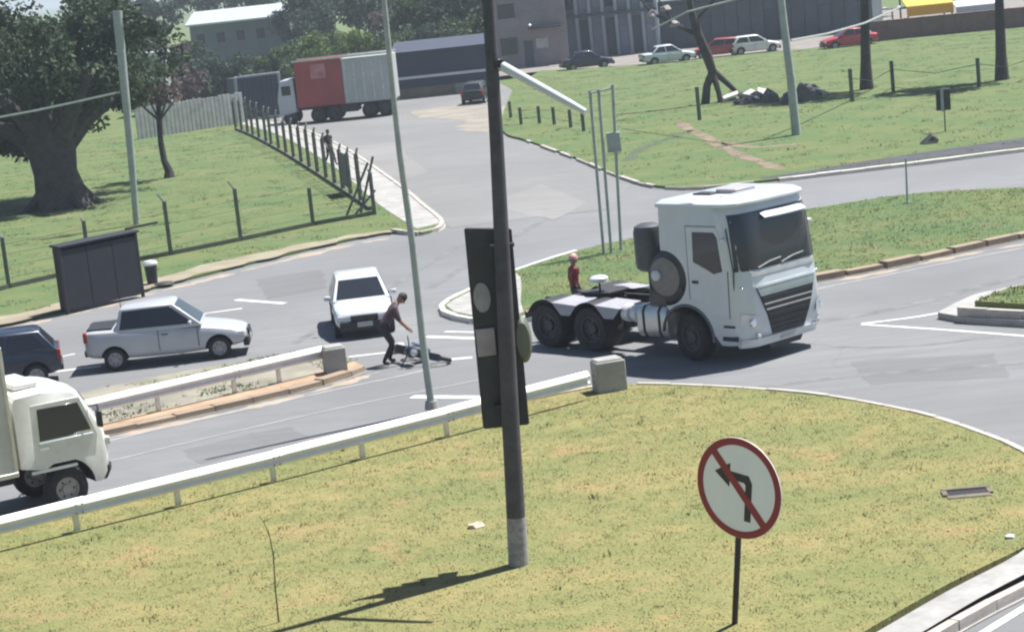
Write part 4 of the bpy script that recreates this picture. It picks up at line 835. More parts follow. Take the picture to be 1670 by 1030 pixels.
MB().tube([(.1, .12, .3), (-.2, .16, .25), (-.7, .18, .38)], [.025, .03, .045], 8).build('exhaust', M_chrome, ML)
MB().lathe([(.001, -.02), (.08, 0), (.09, .06), (.001, .08)], (.45, 0, .9), (1, 0, 0), 14).build('headlight', M_lens, ML)
MB().surf(lambda u, v: (.68+.34*math.cos(rad(20+110*u)), (v-.5)*.13, .30+.34*math.sin(rad(20+110*u))), 8, 1).build('front_mudguard', M_navy, ML); MB().box((-.78, 0, .72), (.14, .16, .12)).build('tail_light', M_red, ML, bevel=.03)
tag(MB().box((0, 0, .12), (.34, .22, .24)).build('white_bag', M_white, None, bevel=.06), 'white bag on the asphalt behind the crouching person', 'bag').location = G(650, 575)
# ------------------------------------------------------------------ people
def person(label, loc, rz, J, cols, hair=(.03, .025, .02), helmet=None, R=None):
    names = list(J); idx = {n: i for i, n in enumerate(names)}
    E = [('pelvis', 'waist'), ('waist', 'chest'), ('chest', 'neck'), ('neck', 'head')]
    for s in 'LR': E += [('pelvis', 'hip'+s), ('hip'+s, 'knee'+s), ('knee'+s, 'ankle'+s), ('ankle'+s, 'toe'+s), ('chest', 'sho'+s), ('sho'+s, 'elb'+s), ('elb'+s, 'wri'+s), ('wri'+s, 'palm'+s)]
    r = dict(pelvis=.135, waist=.125, chest=.15, neck=.058, head=.06, hip=.10, knee=.062, ankle=.045, toe=.04, sho=.07, elb=.045, wri=.03, palm=.036)
    me = bpy.data.meshes.new('body'); me.from_pydata([J[n] for n in names], [(idx[a], idx[b]) for a, b in E], [])
    o = bpy.data.objects.new('body', me); COL.objects.link(o); o.modifiers.new('k', 'SKIN'); sub = o.modifiers.new('s', 'SUBSURF'); sub.levels = 2
    for n in names:
        v = me.skin_vertices[0].data[idx[n]]; q = r[n.rstrip('LR')]; v.radius = (q*1.05, q*(.8 if n in ('chest', 'waist', 'pelvis') else 1)); v.use_root = n == 'pelvis'
    dg = bpy.context.evaluated_depsgraph_get(); m2 = bpy.data.meshes.new_from_object(o.evaluated_get(dg)); bpy.data.objects.remove(o)
    bm = bmesh.new(); bm.from_mesh(m2)
    # head: shaped ellipsoid with nose and ears, merged in the same mesh
    hv = Vector(J['head']); up = (hv-Vector(J['neck'])).normalized(); fw = Vector(J.get('look', (1, 0, 0))) if 'look' in J else Vector((1, 0, 0))
    fw = (fw-up*fw.dot(up)).normalized(); sd_ = up.cross(fw); hc = hv+up*.06; nb = len(bm.verts)
    def ell(c, a, b, c2, seg=12):
        g = bmesh.ops.create_uvsphere(bm, u_segments=seg, v_segments=8, radius=1)['verts']
        for v in g: v.co = c + fw*(v.co.x*a) + sd_*(v.co.y*b) + up*(v.co.z*c2)
    ell(hc, .098, .078, .122); ell(hc+fw*.098-up*.012, .022, .016, .026, 6)
    for s in (-1, 1): ell(hc+sd_*(.078*s), .02, .01, .032, 6)
    for s in 'LR':                                       # fingers rooted in the palm
        p = Vector(J['palm'+s]); w = Vector(J['wri'+s]); d = (p-w).normalized(); sid = d.orthogonal().normalized()
        for k, (off, ln) in enumerate(((-.03, .07), (-.01, .085), (.01, .08), (.03, .065), (.045, .045))):
            dd = d if k < 4 else (d+sid*.9).normalized(); g = MB().tube([p+sid*off, p+sid*off+dd*ln*.6, p+sid*off+dd*ln+d.cross(sid)*.02], [.009, .009, .006], 5)
            vs = [bm.verts.new(v) for v in g.v]; [bm.faces.new([vs[i] for i in f]) for f in g.f]
    skin, shirt, pants, shoe = range(4)
    segs = [(a, b) for a, b in E]
    for f in bm.faces:
        c = f.calc_center_median(); best = min(segs, key=lambda e: (lambda A, B: (c-(A+(B-A)*max(0, min(1, (c-A).dot(B-A)/max((B-A).length_squared, 1e-6))))).length)(Vector(J[e[0]]), Vector(J[e[1]])))
        b = best[1]
        f.material_index = skin if b[:4] in ('palm', 'head', 'wri'+b[-1:]) or (c-hc).length < .15 else shoe if b[:3] == 'toe' else pants if b[:3] in ('hip', 'kne', 'ank') or best == ('pelvis', 'waist') and (c-Vector(J['pelvis'])).length < .08 else shirt
        f.smooth = True
    m2.materials.clear(); bm.to_mesh(m2); bm.free(); fidx = [f.material_index for f in m2.polygons]
    sk = bpy.data.materials.get('skin') or mat('skin', (.28, .16, .11), .6, 0, .1, 6)
    for c in (sk, cols[0], cols[1], cols[2]): m2.materials.append(c)
    m2.polygons.foreach_set('material_index', fidx)
    t = empty('person', loc, rz, label, 'person'); inst('body', m2, t)
    hm = MB(); a_, b_, c_ = (.125, .105, .135) if helmet else (.108, .090, .125)
    hm.surf(lambda u, v: hc - fw*.012 + up*.022 + fw*(a_*math.cos(2*math.pi*u)*math.sin(v*rad(100))) + sd_*(b_*math.sin(2*math.pi*u)*math.sin(v*rad(100))) + up*(c_*math.cos(v*rad(100))), 16, 7)
    hm.build('helmet' if helmet else 'hair', helmet or mat('hair', hair, .7), t, ang=80)
    return t
STAND = dict(pelvis=(0, 0, .95), waist=(0, 0, 1.12), chest=(0, 0, 1.34), neck=(0, 0, 1.50), head=(.02, 0, 1.60),
    hipL=(0, .09, .90), kneeL=(.06, .10, .50), ankleL=(0, .10, .09), toeL=(.14, .11, .045), hipR=(0, -.09, .90), kneeR=(.05, -.10, .50), ankleR=(-.04, -.11, .09), toeR=(.10, -.12, .045),
    shoL=(0, .19, 1.42), elbL=(-.03, .25, 1.15), wriL=(.06, .26, .92), palmL=(.08, .25, .85), shoR=(0, -.19, 1.42), elbR=(-.04, -.25, 1.15), wriR=(.05, -.27, .92), palmR=(.07, -.26, .85))
WALK = dict(STAND); WALK.update(kneeL=(.22, .10, .52), ankleL=(.34, .10, .10), toeL=(.48, .11, .06), kneeR=(-.05, -.10, .50), ankleR=(-.36, -.11, .13), toeR=(-.24, -.12, .05), elbL=(-.12, .24, 1.16), wriL=(-.12, .25, .92), palmL=(-.1, .25, .85), elbR=(.08, -.24, 1.15), wriR=(.22, -.25, .98), palmR=(.26, -.24, .92))
BEND = dict(pelvis=(-.08, 0, .88), waist=(.0, 0, 1.04), chest=(.13, 0, 1.22), neck=(.24, 0, 1.33), head=(.32, 0, 1.38),
    hipL=(-.12, .09, .82), kneeL=(.10, .14, .48), ankleL=(-.02, .15, .09), toeL=(.12, .17, .045), hipR=(-.12, -.09, .82), kneeR=(.02, -.12, .46), ankleR=(-.22, -.13, .09), toeR=(-.08, -.15, .045),
    shoL=(.16, .18, 1.24), elbL=(.24, .24, .98), wriL=(.40, .18, .80), palmL=(.45, .16, .75), shoR=(.16, -.18, 1.24), elbR=(.22, -.24, .97), wriR=(.38, -.20, .78), palmR=(.43, -.19, .73))
M_dkpant = mat('dark_trousers', (.022, .023, .03), .85, 0, .2, 5); M_shoe = mat('dark_shoe', (.02, .02, .02), .6)
person('person in dark purple-brown shirt bending over the fallen motorcycle', G(640, 594), rad(15), BEND, (mat('dark_mauve_shirt', (.085, .05, .065), .85, 0, .25, 6), M_dkpant, M_shoe)).scale = (1.1, 1.1, 1.1)
person('person in dark red shirt and pale red helmet behind the truck', G(944, 530, .12), rad(20), STAND, (mat('dark_red_shirt', (.22, .03, .035), .85, 0, .2, 6), M_dkpant, M_shoe), helmet=mat('pale_red_helmet', (.62, .30, .28), .4))
person('person in dark clothes walking on pavement behind the post fence', G(540, 270, .12), rad(-55), WALK, (mat('black_shirt', (.025, .025, .03), .85, 0, .2, 6), M_dkpant, M_shoe))
# ------------------------------------------------------------------ trees
def leaves_mesh(name, centres, rads, per, leaf, m, seed):
    r = np.random.default_rng(seed); C_ = np.repeat(np.array(centres), per, 0); Rr = np.repeat(np.array(rads), per)
    d = r.normal(size=C_.shape); d /= np.linalg.norm(d, axis=1)[:, None]; p = C_ + d*(Rr*(r.random(len(C_))**.45))[:, None]*np.array([1, 1, .75])
    n = len(p); a = r.normal(size=(n, 3)); a /= np.linalg.norm(a, axis=1)[:, None]; b = np.cross(a, r.normal(size=(n, 3))); b /= np.linalg.norm(b, axis=1)[:, None]
    s = leaf*(.6+.8*r.random(n))[:, None]; a = a*s; b = b*s*.55
    v = np.stack([p-a, p+b*.9, p+a, p-b*.9], 1).reshape(-1, 3)
    me = bpy.data.meshes.new(name); me.vertices.add(4*n); me.vertices.foreach_set('co', v.ravel().astype(np.float32)); me.loops.add(4*n); me.loops.foreach_set('vertex_index', np.arange(4*n, dtype=np.int32))
    me.polygons.add(n); me.polygons.foreach_set('loop_start', np.arange(0, 4*n, 4, dtype=np.int32)); me.polygons.foreach_set('loop_total', np.full(n, 4, dtype=np.int32)); me.update(); me.materials.append(m); return me
def clumps(n, rx, ry, rz, cz, r0, r1, seed, flat=.0):
    r = np.random.default_rng(seed); d = r.normal(size=(n, 3)); d /= np.linalg.norm(d, axis=1)[:, None]; k = r.random(n)**.4
    c = d*k[:, None]*np.array([rx, ry, rz]); c[:, 2] += cz; return c, r0+(r1-r0)*r.random(n)
def trunk_mb(h, r0, r1, limbs, seed, spread=2., lean=(0, 0)):
    r = random.Random(seed); mb = MB(); N = 6
    pts = [Vector((lean[0]*i/N+r.uniform(-.06, .06)*h*.1, lean[1]*i/N+r.uniform(-.06, .06)*h*.1, h*i/N-.1)) for i in range(N+1)]
    mb.tube(pts, [r0*1.35 if i == 0 else r0+(r1-r0)*i/N for i in range(N+1)], 10)
    for k in range(limbs):
        b = pts[r.randint(N-2, N)]; a = r.uniform(0, 6.28); e = b+Vector((math.cos(a)*spread*r.uniform(.6, 1.1), math.sin(a)*spread*r.uniform(.6, 1.1), spread*r.uniform(.5, 1.1)))
        mb.tube([b, (b+e)/2+Vector((0, 0, .15*spread)), e], [r1*.8, r1*.5, r1*.2], 6)
    return mb
BG_T = trunk_mb(4, .28, .16, 5, 3).mesh('trunk', M_bark)
CRS = {}
for key, m_ in (('dark', L_dark), ('mid', L_mid), ('lime', L_lime), ('teal', L_teal), ('mauve', L_mauve)):
    for v_ in range(2):
        c, rr = clumps(46, 3.0, 3.0, 2.6, 5.2, .6, 1.15, 11*v_+len(key)); CRS[key, v_] = leaves_mesh('crown', c, rr, 85, .21, m_, 5+v_)
def tree(label, loc, key, s, v_=0, sz=None, rz=0., group='trees in the background', name='background_tree'):
    t = empty(name, loc, rz, label, 'tree', group); t.scale = (s, s, sz or s); inst('trunk', BG_T, t); inst('crown', CRS[key, v_], t); return t
def bt(px, py, key, s, label, v_=0, sz=None, base=None):
    g = G(px, py); g.z = -.25; return tree(label, g, key, s, v_, sz, random.uniform(0, 6))
# nearest row of the background, named by what stands beside them
bt(525, 138, 'lime', .62, 'bright lime green bush above the red truck box', 0, .6)
bt(585, 133, 'lime', .60, 'lime green bush above the grey ribbed truck body', 1, .62)
bt(478, 132, 'mid', .6, 'mid green rounded tree left of lime bush', 1, .5)
bt(352, 84, 'teal', 1.6, 'blue-green tree far behind left end of white roof', 0)
bt(440, 74, 'dark', 1.6, 'dark tree far behind right end of white roof', 1)
bt(640, 108, 'mauve', .7, 'reddish tree behind the lamp post', 1, .75)
bt(690, 112, 'mid', 1.0, 'broad green tree above left part of blue shed', 0)
bt(765, 106, 'teal', 1.05, 'blue-green tree above right part of blue shed', 1)
bt(840, 88, 'mauve', 1.0, 'mauve brown tree behind the mauve house', 0, 1.1)
bt(500, 104, 'teal', 1.1, 'blue-green tree right of the long white roof', 0)
bt(322, 140, 'dark', .62, 'dark tree left of white warehouse roof', 1)
bt(285, 150, 'mauve', .7, 'brownish tree between big tree and panel wall', 0)
for i, (px, py, k, s, lab) in enumerate((
    (180, 112, 'dark', 1.5, 'dark back-row tree behind the big dark tree, above its right limbs'), (250, 118, 'teal', 1.3, 'blue-green back-row tree seen above the kiosk roof'),
    (545, 96, 'dark', 1.25, 'dark tree rising behind the lime bush over red box'), (610, 88, 'teal', 1.3, 'blue-green tree rising behind the lime bush over grey truck body'),
    (690, 76, 'dark', 1.5, 'tall dark tree just right of the lamp post top'), (770, 66, 'teal', 1.5, 'tall blue-green tree just left of the utility pole top'),
    (850, 60, 'dark', 1.5, 'tall dark tree behind the mauve house and mauve tree'), (960, 50, 'teal', 1.5, 'blue-green tree behind the grey hall roof'),
    (1120, 55, 'teal', 1.2, 'blue-green tree behind left end of long shed'), (1190, 50, 'dark', 1.3, 'dark tree behind long shed, left of far bank pole'),
    (1255, 44, 'teal', 1.25, 'blue-green tree behind long shed at the far bank pole'), (1335, 36, 'dark', 1.3, 'dark tree behind right half of long shed'),
    (1415, 30, 'teal', 1.2, 'blue-green tree behind the left tall trunked bank tree'), (1520, 6, 'dark', 1.5, 'dark tree behind the yellow canopy'),
    (1590, -2, 'teal', 1.5, 'blue-green tree behind the white canopy'), (1665, -8, 'dark', 1.5, 'dark tree at the upper right corner'))):
    bt(px, py, k, s, lab, i % 2, s*.95)
def bush(px, py, key, s, label, v_=0):
    g = G(px, py); g.z = -2.6*s - .1; t = empty('bush', g, random.uniform(0, 6), label, 'bush', 'bushes in the background'); t.scale = (s, s, s); inst('foliage', CRS[key, v_], t)
    MB().cyl((0, 0, 2.3), (0, 0, 4.5), .12, .05, 6).build('stem', M_bark, t)
for i, (px, py, k, s, lab) in enumerate((
    (655, 128, 'mid', .8, 'green bush above left end of blue shed'), (705, 122, 'teal', .9, 'blue-green bush above the middle of blue shed'), (760, 116, 'mid', .9, 'green bush above right end of blue shed'),
    (620, 120, 'teal', .8, 'blue-green bush behind the lamp post and truck'), (545, 122, 'mid', .8, 'green bush behind the lime bush over red box'), (450, 150, 'mid', .7, 'green bush behind the pale truck cab'),
    (405, 158, 'dark', .7, 'dark bush behind the slate container'), (355, 165, 'teal', .75, 'blue-green bush behind right end of panel wall'), (305, 172, 'mauve', .7, 'brownish bush behind middle of panel wall'),
    (225, 178, 'dark', .9, 'dark bush left of the kiosk'), (150, 186, 'dark', 1.0, 'dark bush behind trunk of the big tree'), (70, 192, 'teal', 1.0, 'blue-green bush left of big tree trunk'), (0, 200, 'dark', 1.0, 'dark bush at left edge behind the big tree'))):
    bush(px, py, k, s, lab, i % 2)
# large trees on the right bank: trunks in view
for i, (px, py, top, lab) in enumerate(((1413, 146, (1409, -40), 'tall dark trunked tree on bank left of brick wall end'), (1634, 131, (1628, -40), 'tall dark trunked tree near right edge of bank'))):
    g = G(px, py, .1); t = empty('bank_tree', g, 0, lab, 'tree'); dz = AT(*top, g.y)-g
    mb = MB().tube([Vector((0, 0, -.2)), dz*.25, dz*.6, dz, dz*1.35], [.42, .30, .25, .22, .15], 10)
    for k in range(6):
        a = k*1.05; b = dz*(1.0+.06*k); mb.tube([b, b+Vector((math.cos(a)*1.2, math.sin(a)*1.2, .9)), b+Vector((math.cos(a)*2.4, math.sin(a)*2.4, 1.6))], [.12, .08, .03], 6)
    mb.build('trunk', M_bark, t); c, rr = clumps(50, 3.2, 3.2, 2.2, 0, .6, 1.1, 40+i); c += np.array([dz.x*1.4, dz.y, dz.z*1.45+1.8]); inst('crown', leaves_mesh('crown', c, rr, 80, .2, L_teal, 8+i), t)
# big dark tree
gt = G(103, 338, .1); BT = empty('fig_tree', gt, 0, 'huge dark tree with thick trunk in the left field', 'tree')
mb = MB().tube([Vector((.1, 0, -.2)), Vector((0, 0, .5)), Vector((-.15, .1, 1.6)), Vector((-.2, .2, 2.9)), Vector((-.4, .5, 4.5))], [1.45, 1.2, 1.0, 1.15, .8], 14)
for k, (a, l, z) in enumerate(((.1, 3.4, 2.6), (.9, 4.2, 3), (1.7, 5.5, 3.5), (2.6, 6, 2.6), (3.2, 5, 1.6), (4.0, 4, 3.2), (5.3, 4.5, 3.), (.4, 3.8, 2.2))):
    e = Vector((math.cos(a)*l, math.sin(a)*l+1.5, 3.0+z)); mb.tube([Vector((-.2, .2, 2.2)), Vector((e.x*.4, e.y*.4, 3.2+z*.3)), e], [.6, .4, .12], 8)
for k in range(7):
    a = k*.9; mb.tube([Vector((math.cos(a)*.9, math.sin(a)*.9, .7)), Vector((math.cos(a)*1.5, math.sin(a)*1.5, .15)), Vector((math.cos(a)*2.2, math.sin(a)*2.2, -.1))], [.35, .22, .08], 6)
mb.build('trunk', M_bark, BT)
cc, rr = clumps(165, 8.8, 6.5, 3.2, 6.6, .7, 1.45, 21); cc += np.array([-2.6, 3.4, 0]); keep = ~((cc[:, 0] > 3.5) & (cc[:, 2] < 4.2)); cc = cc[keep]; rr = rr[keep]
kp = ~((cc[:, 0] < -4.5) & (cc[:, 2] > 6.6)); cc = cc[kp]; rr = rr[kp]
low, lr = clumps(34, 4.2, 2.5, .9, 3.4, .6, 1.0, 22); low += np.array([-2.2, 3.0, 0]); cc = np.concatenate([cc, low]); rr = np.concatenate([rr, lr])
inst('crown', leaves_mesh('crown', cc, rr, 240, .15, L_dark, 31), BT)
# small field tree
gs = G(273, 290, .1); ST = empty('small_tree', gs, 0, 'slim crooked field tree with thin brown crown', 'tree')
mb = MB().tube([Vector((.1, 0, -.1)), Vector((.12, 0, .35)), Vector((-.05, 0, .9)), Vector((-.1, 0, 1.8)), Vector((-.05, .1, 3.2)), Vector((.2, .2, 4.4))], [.34, .22, .17, .15, .13, .07], 9)
for a, l in ((.3, 1.3), (1.8, 1.2), (3.0, 1.4), (4.4, 1.1), (5.4, 1.2)): mb.tube([Vector((-.05, .1, 2.9)), Vector((math.cos(a)*l*.5, math.sin(a)*l*.5, 3.6)), Vector((math.cos(a)*l, math.sin(a)*l, 4.3))], [.08, .05, .02], 6)
mb.build('trunk', M_bark, ST); c, rr = clumps(26, 1.5, 1.5, 1.2, 4.6, .35, .6, 51); inst('crown', leaves_mesh('crown', c, rr, 60, .13, L_mauve, 52), ST)
# leaning bare tree
gl = G(1162, 168, .12); LT = empty('bare_tree', gl, 0, 'bare dark tree with forked leaning trunk beside rubble heap', 'tree')
def q3(x, y, dy=0): return AT(x, y, gl.y+dy)-gl
mb = MB().tube([q3(1150, 172), q3(1153, 140), q3(1162, 118), q3(1153, 90), q3(1138, 55), q3(1128, 20), q3(1120, -30)], [.26, .22, .26, .3, .26, .2, .12], 10)
mb.tube([q3(1162, 115), q3(1185, 135, .3), q3(1215, 163, .6)], [.2, .16, .11], 8).tube([q3(1162, 118), q3(1172, 150, -.3), q3(1176, 172, -.3)], [.2, .15, .15], 8)
mb.tube([q3(1140, 58), q3(1100, 40), q3(1064, 22), q3(1040, -6)], [.14, .11, .08, .05], 7).tube([q3(1132, 35), q3(1160, 5), q3(1176, -25)], [.12, .09, .06], 7).tube([q3(1100, 40), q3(1085, 15), q3(1060, -20)], [.08, .06, .04], 6)
mb.build('trunk', M_bark, LT)
for i, (x, y) in enumerate(((1064, 26), (1100, 42), (1085, 16))): rock('epiphyte', q3(x, y), .3, .3, .28, mat('pale_tuft', (.3, .27, .28), .9) if i == 0 else bpy.data.materials['pale_tuft'], LT, i)
# ------------------------------------------------------------------ background buildings
def bldg(name, label, px0, px1, py0, py1, depth, cat='building'):
    a, b = G(px0, py0), G(px1, py1); d = b-a; t = empty(name, (a.x, a.y, 0), math.atan2(d.y, d.x), label, cat); return t, d.length, depth
def wallbox(t, nm, x0, x1, y0, y1, z0, z1, m, bev=.02): return MB().box(((x0+x1)/2, (y0+y1)/2, (z0+z1)/2), (x1-x0, y1-y0, z1-z0)).build(nm, m, t, bevel=bev)
# grey hall
t, w, d = bldg('grey_hall', 'blue-grey hall with tall upright panels behind dark saloon', 925, 1075, 98, 84, 14)
M_hall = mat('blue_grey_cladding', (.20, .24, .29), .7, 0, .2, .5, dirt=(.14, .17, .2)); M_halld = mat('dark_bay', (.055, .075, .095), .7, 0, .3, .6); M_halll = mat('pale_pilaster', (.30, .35, .40), .7, 0, .15, .6)
wallbox(t, 'wall', 0, w, .4, d, 0, 9, M_hall)
n = 7
for i in range(n+1): wallbox(t, 'pilaster', w*i/n-.14, w*i/n+.14, 0, .42, 0, 9, M_halll)
for i in range(n):
    x0, x1 = w*i/n+.18, w*(i+1)/n-.18; wallbox(t, 'door' if i % 2 else 'panel', x0, x1, .30, .44, .05, 3.2 if i % 2 else 2.4, M_halld if i % 2 else M_hall); wallbox(t, 'window', x0+.05, x1-.05, .32, .45, 4.2, 7.6, M_glass2 if i % 3 == 0 else M_hall)
wallbox(t, 'ledge', -.1, w+.1, -.15, .45, 3.5, 3.75, M_halld)
# mauve house
t, w, d = bldg('mauve_house', 'mauve grey rendered house right of the utility pole', 806, 930, 116, 103, 9)
M_mv = mat('mauve_render', (.25, .22, .235), .9, 0, .25, .7, dirt=(.18, .15, .16)); wallbox(t, 'wall', 0, w, 0, d, 0, 7, M_mv)
wallbox(t, 'awning', w*.5, w*.93, -.9, .0, 3.15, 3.3, M_bark); wallbox(t, 'plaque', w*.58, w*.74, -.05, .0, 1.5, 2.3, mat('pale_plaque', (.42, .42, .42), .7)); wallbox(t, 'window', w*.12, w*.34, -.04, .0, 1.2, 2.6, M_glass2); wallbox(t, 'window', w*.12, w*.34, -.04, .0, 4.2, 5.4, M_glass2); wallbox(t, 'door', w*.42, w*.54, -.04, 0, 0, 2.2, M_halld)
lm = MB().lathe([(.001, -.16), (.16, 0), (.001, .16)], (w*.52, -.95, 3.5), (0, 0, 1), 12).build('globe_lamp', M_white, t)
# long dark shed
t, w, d = bldg('long_shed', 'long dark slate shed behind the parked cars', 1078, 1425, 82, 50, 12)
M_sl = mat('slate_cladding', (.075, .095, .115), .75, 0, .25, .5, dirt=(.05, .065, .08)); wallbox(t, 'wall', 0, w, .2, d, 0, 4.2, M_sl)
n = 16
for i in range(n): wallbox(t, 'panel', w*i/n+.04, w*(i+1)/n-.04, .1, .22, .1, 3.7, M_sl)
MB().slab([(-.3, -.6, 4.1), (w+.3, -.6, 4.1), (w+.3, d/2, 5.6), (-.3, d/2, 5.6)], .12).build('roof', mat('dull_roof', (.12, .15, .16), .7, 0, .3, .5), t)
for i in (3, 8, 12): wallbox(t, 'door', w*i/n+.1, w*(i+1)/n-.1, .02, .12, .05, 2.6, M_halld)
# brick wall, yellow and white awnings
t, w, d = bldg('brick_wall', 'long reddish brown brick wall at upper right', 1425, 1760, 70, 38, .4, 'wall')
M_bw = mat('brown_brick', (.19, .115, .105), .9, 0, .25, 1.5, dirt=(.13, .1, .1)); n = 12
for i in range(n): wallbox(t, 'bay', w*i/n+.03, w*(i+1)/n-.03, 0, .3, 0, 1.5, M_bw)
for i in range(n+1): wallbox(t, 'pier', w*i/n-.14, w*i/n+.14, -.08, .38, 0, 1.62, M_bw)
wallbox(t, 'coping', -.1, w+.1, -.06, .36, 1.5, 1.6, M_bw)
def awning(label, a, b, py0, z0, z1, m, dep=3.2, name='shop_awning'):
    g0, g1 = G(a, py0), G(b, py0-(b-a)*.105); dd = g1-g0; t = empty(name, (g0.x, g0.y, 0), math.atan2(dd.y, dd.x), label, 'awning'); w = dd.length
    MB().slab([(0, 0, z0), (w, 0, z0), (w*.96, dep, z1), (w*.04, dep, z1)], .08).build('canopy', m, t)
    wallbox(t, 'fascia', 0, w, -.04, .04, z0-.75, z0, m)
    for x in (.1, w-.1): wallbox(t, 'post', x-.06, x+.06, .1, .22, 0, z0-.1, M_chas); wallbox(t, 'rear_post', x-.06, x+.06, dep-.2, dep-.08, 0, z1-.1, M_chas)
awning('bright yellow canopy above the brick wall', 1482, 1558, 62, 2.35, 3.1, mat('yellow_canopy', (.85, .47, .04), .6, 0, .1, 1))
awning('pale white canopy right of the yellow canopy', 1562, 1640, 54, 1.95, 2.3, mat('white_canopy', (.62, .62, .68), .6, 0, .1, 1), 2.2)
g = G(1458, 63); tw = empty('twin_lamp', g, 0, 'twin headed lamp post before the brick wall', 'street lamp')
tz = zfor(g, 14); MB().cyl((0, 0, -.1), (0, 0, tz), .10, .07, 10).build('post', M_paleconc, tw)
for s in (-1, 1): MB().tube([(0, 0, tz-.05), (s*.45, 0, tz+.05)], .04, 6).build('arm', M_paleconc, tw); MB().lathe([(.001, -.1), (.22, -.04), (.24, .04), (.001, .1)], (s*.55, 0, tz+.06), (0, 0, 1), 12).build('lamp_head', M_white, tw)
# blue shed with white fascia
t, w, d = bldg('blue_shed', 'low dark blue shed with a white fascia stripe', 648, 812, 163, 146, 7)
M_bs = mat('navy_cladding', (.035, .045, .075), .7, 0, .25, .8); z1 = 3.3
wallbox(t, 'upper_wall', 0, w, 0, d, 1.55, z1, M_bs); wallbox(t, 'lower_band', 0, w, -.05, .1, .75, 1.38, M_bs); wallbox(t, 'fascia_stripe', -.1, w+.1, -.22, .0, 1.38, 1.58, M_white)
wallbox(t, 'base_wall', 0, w, .3, d, 0, .78, M_tan); wallbox(t, 'pier', w*.58, w*.74, .1, .4, 0, .8, M_conc); wallbox(t, 'gate', w*.76, w, .02, .3, 0, .8, M_bs)
MB().slab([(-.2, -.3, z1), (w+.2, -.3, z1), (w+.2, d, z1+.5), (-.2, d, z1+.5)], .1).build('roof', M_bs, t)
# far white roofed warehouse
t, w, d = bldg('white_warehouse', 'far warehouse with long bright white roof edge', 318, 480, 118, 101, 16); g = Vector(t.location)
zr = zfor(G(400, 110), 34); wallbox(t, 'wall', 0, w, 0, d, 0, zr, mat('grey_wall', (.13, .16, .19), .8, 0, .2, .5))
MB().slab([(-.4, -.6, zr), (w+.4, -.6, zr), (w+.4, d*.5, zr+1.3), (-.4, d*.5, zr+1.3)], .2).build('roof', M_white, t)
for i in range(5): wallbox(t, 'window', w*(i+.3)/5, w*(i+.7)/5, -.05, 0, zr-2.2, zr-1.1, M_glass2)
# kiosk by the big tree
t, w, d = bldg('kiosk', 'small grey kiosk with white roof behind big dark tree', 240, 278, 190, 186, 2.5)
zk = zfor(G(258, 188), 92); wallbox(t, 'wall', 0, w, 0, d, 0, zk, mat('kiosk_grey', (.33, .36, .36), .8)); wallbox(t, 'roof', -.2, w+.2, -.3, d+.2, zk, zk+.3, M_white); wallbox(t, 'window', w*.2, w*.8, -.04, 0, 1.1, 2.0, M_glass2)
# dark container left of far truck
t, w, d = bldg('shipping_container', 'dark slate shipping container left of the far truck', 392, 462, 200, 191, 2.5, 'container')
M_ct = mat('slate_container', (.05, .06, .085), .7, 0, .3, .8); wallbox(t, 'shell', 0, w, 0, d, .15, 3.0, M_ct)
for i in range(9): wallbox(t, 'rib', w*(i+.5)/9-.06, w*(i+.5)/9+.06, -.05, 0, .3, 2.85, M_ct)
for z in (.08, 3.0): wallbox(t, 'rail', -.05, w+.05, -.08, .1, z, z+.14, M_halll)
for x in (0, w): wallbox(t, 'corner_post', x-.1, x+.1, -.1, .1, 0, 3.1, M_halll)
# ------------------------------------------------------------------ overhead wires
def cable(label, pts, r=.022):
    p = [AT(x, y, Y) for x, y, Y in pts]; b = p[0]; o = MB().tube([q-b for q in p], r, 5).build('overhead_cable', M_paleconc); o.location = b; tag(o, label, 'cable')
Yl = pl.y
cable('pale cable crossing in front of the big dark tree', [(-60, 202, Yl+1), (60, 180, Yl+.6), (130, 165, Yl+.3), (196, 150, Yl)], .05)
cable('cable running right from the far bank pole', [(1290, 66, pl2.y), (1350, 55, pl2.y+6), (1410, 38, pl2.y+14), (1468, 12, pl2.y+24)], .05)
cable('cable between leaning bare tree and far bank pole', [(1064, 48, pl2.y+14), (1120, 20, pl2.y+10), (1190, 2, pl2.y+5), (1271, -20, pl2.y)], .05)
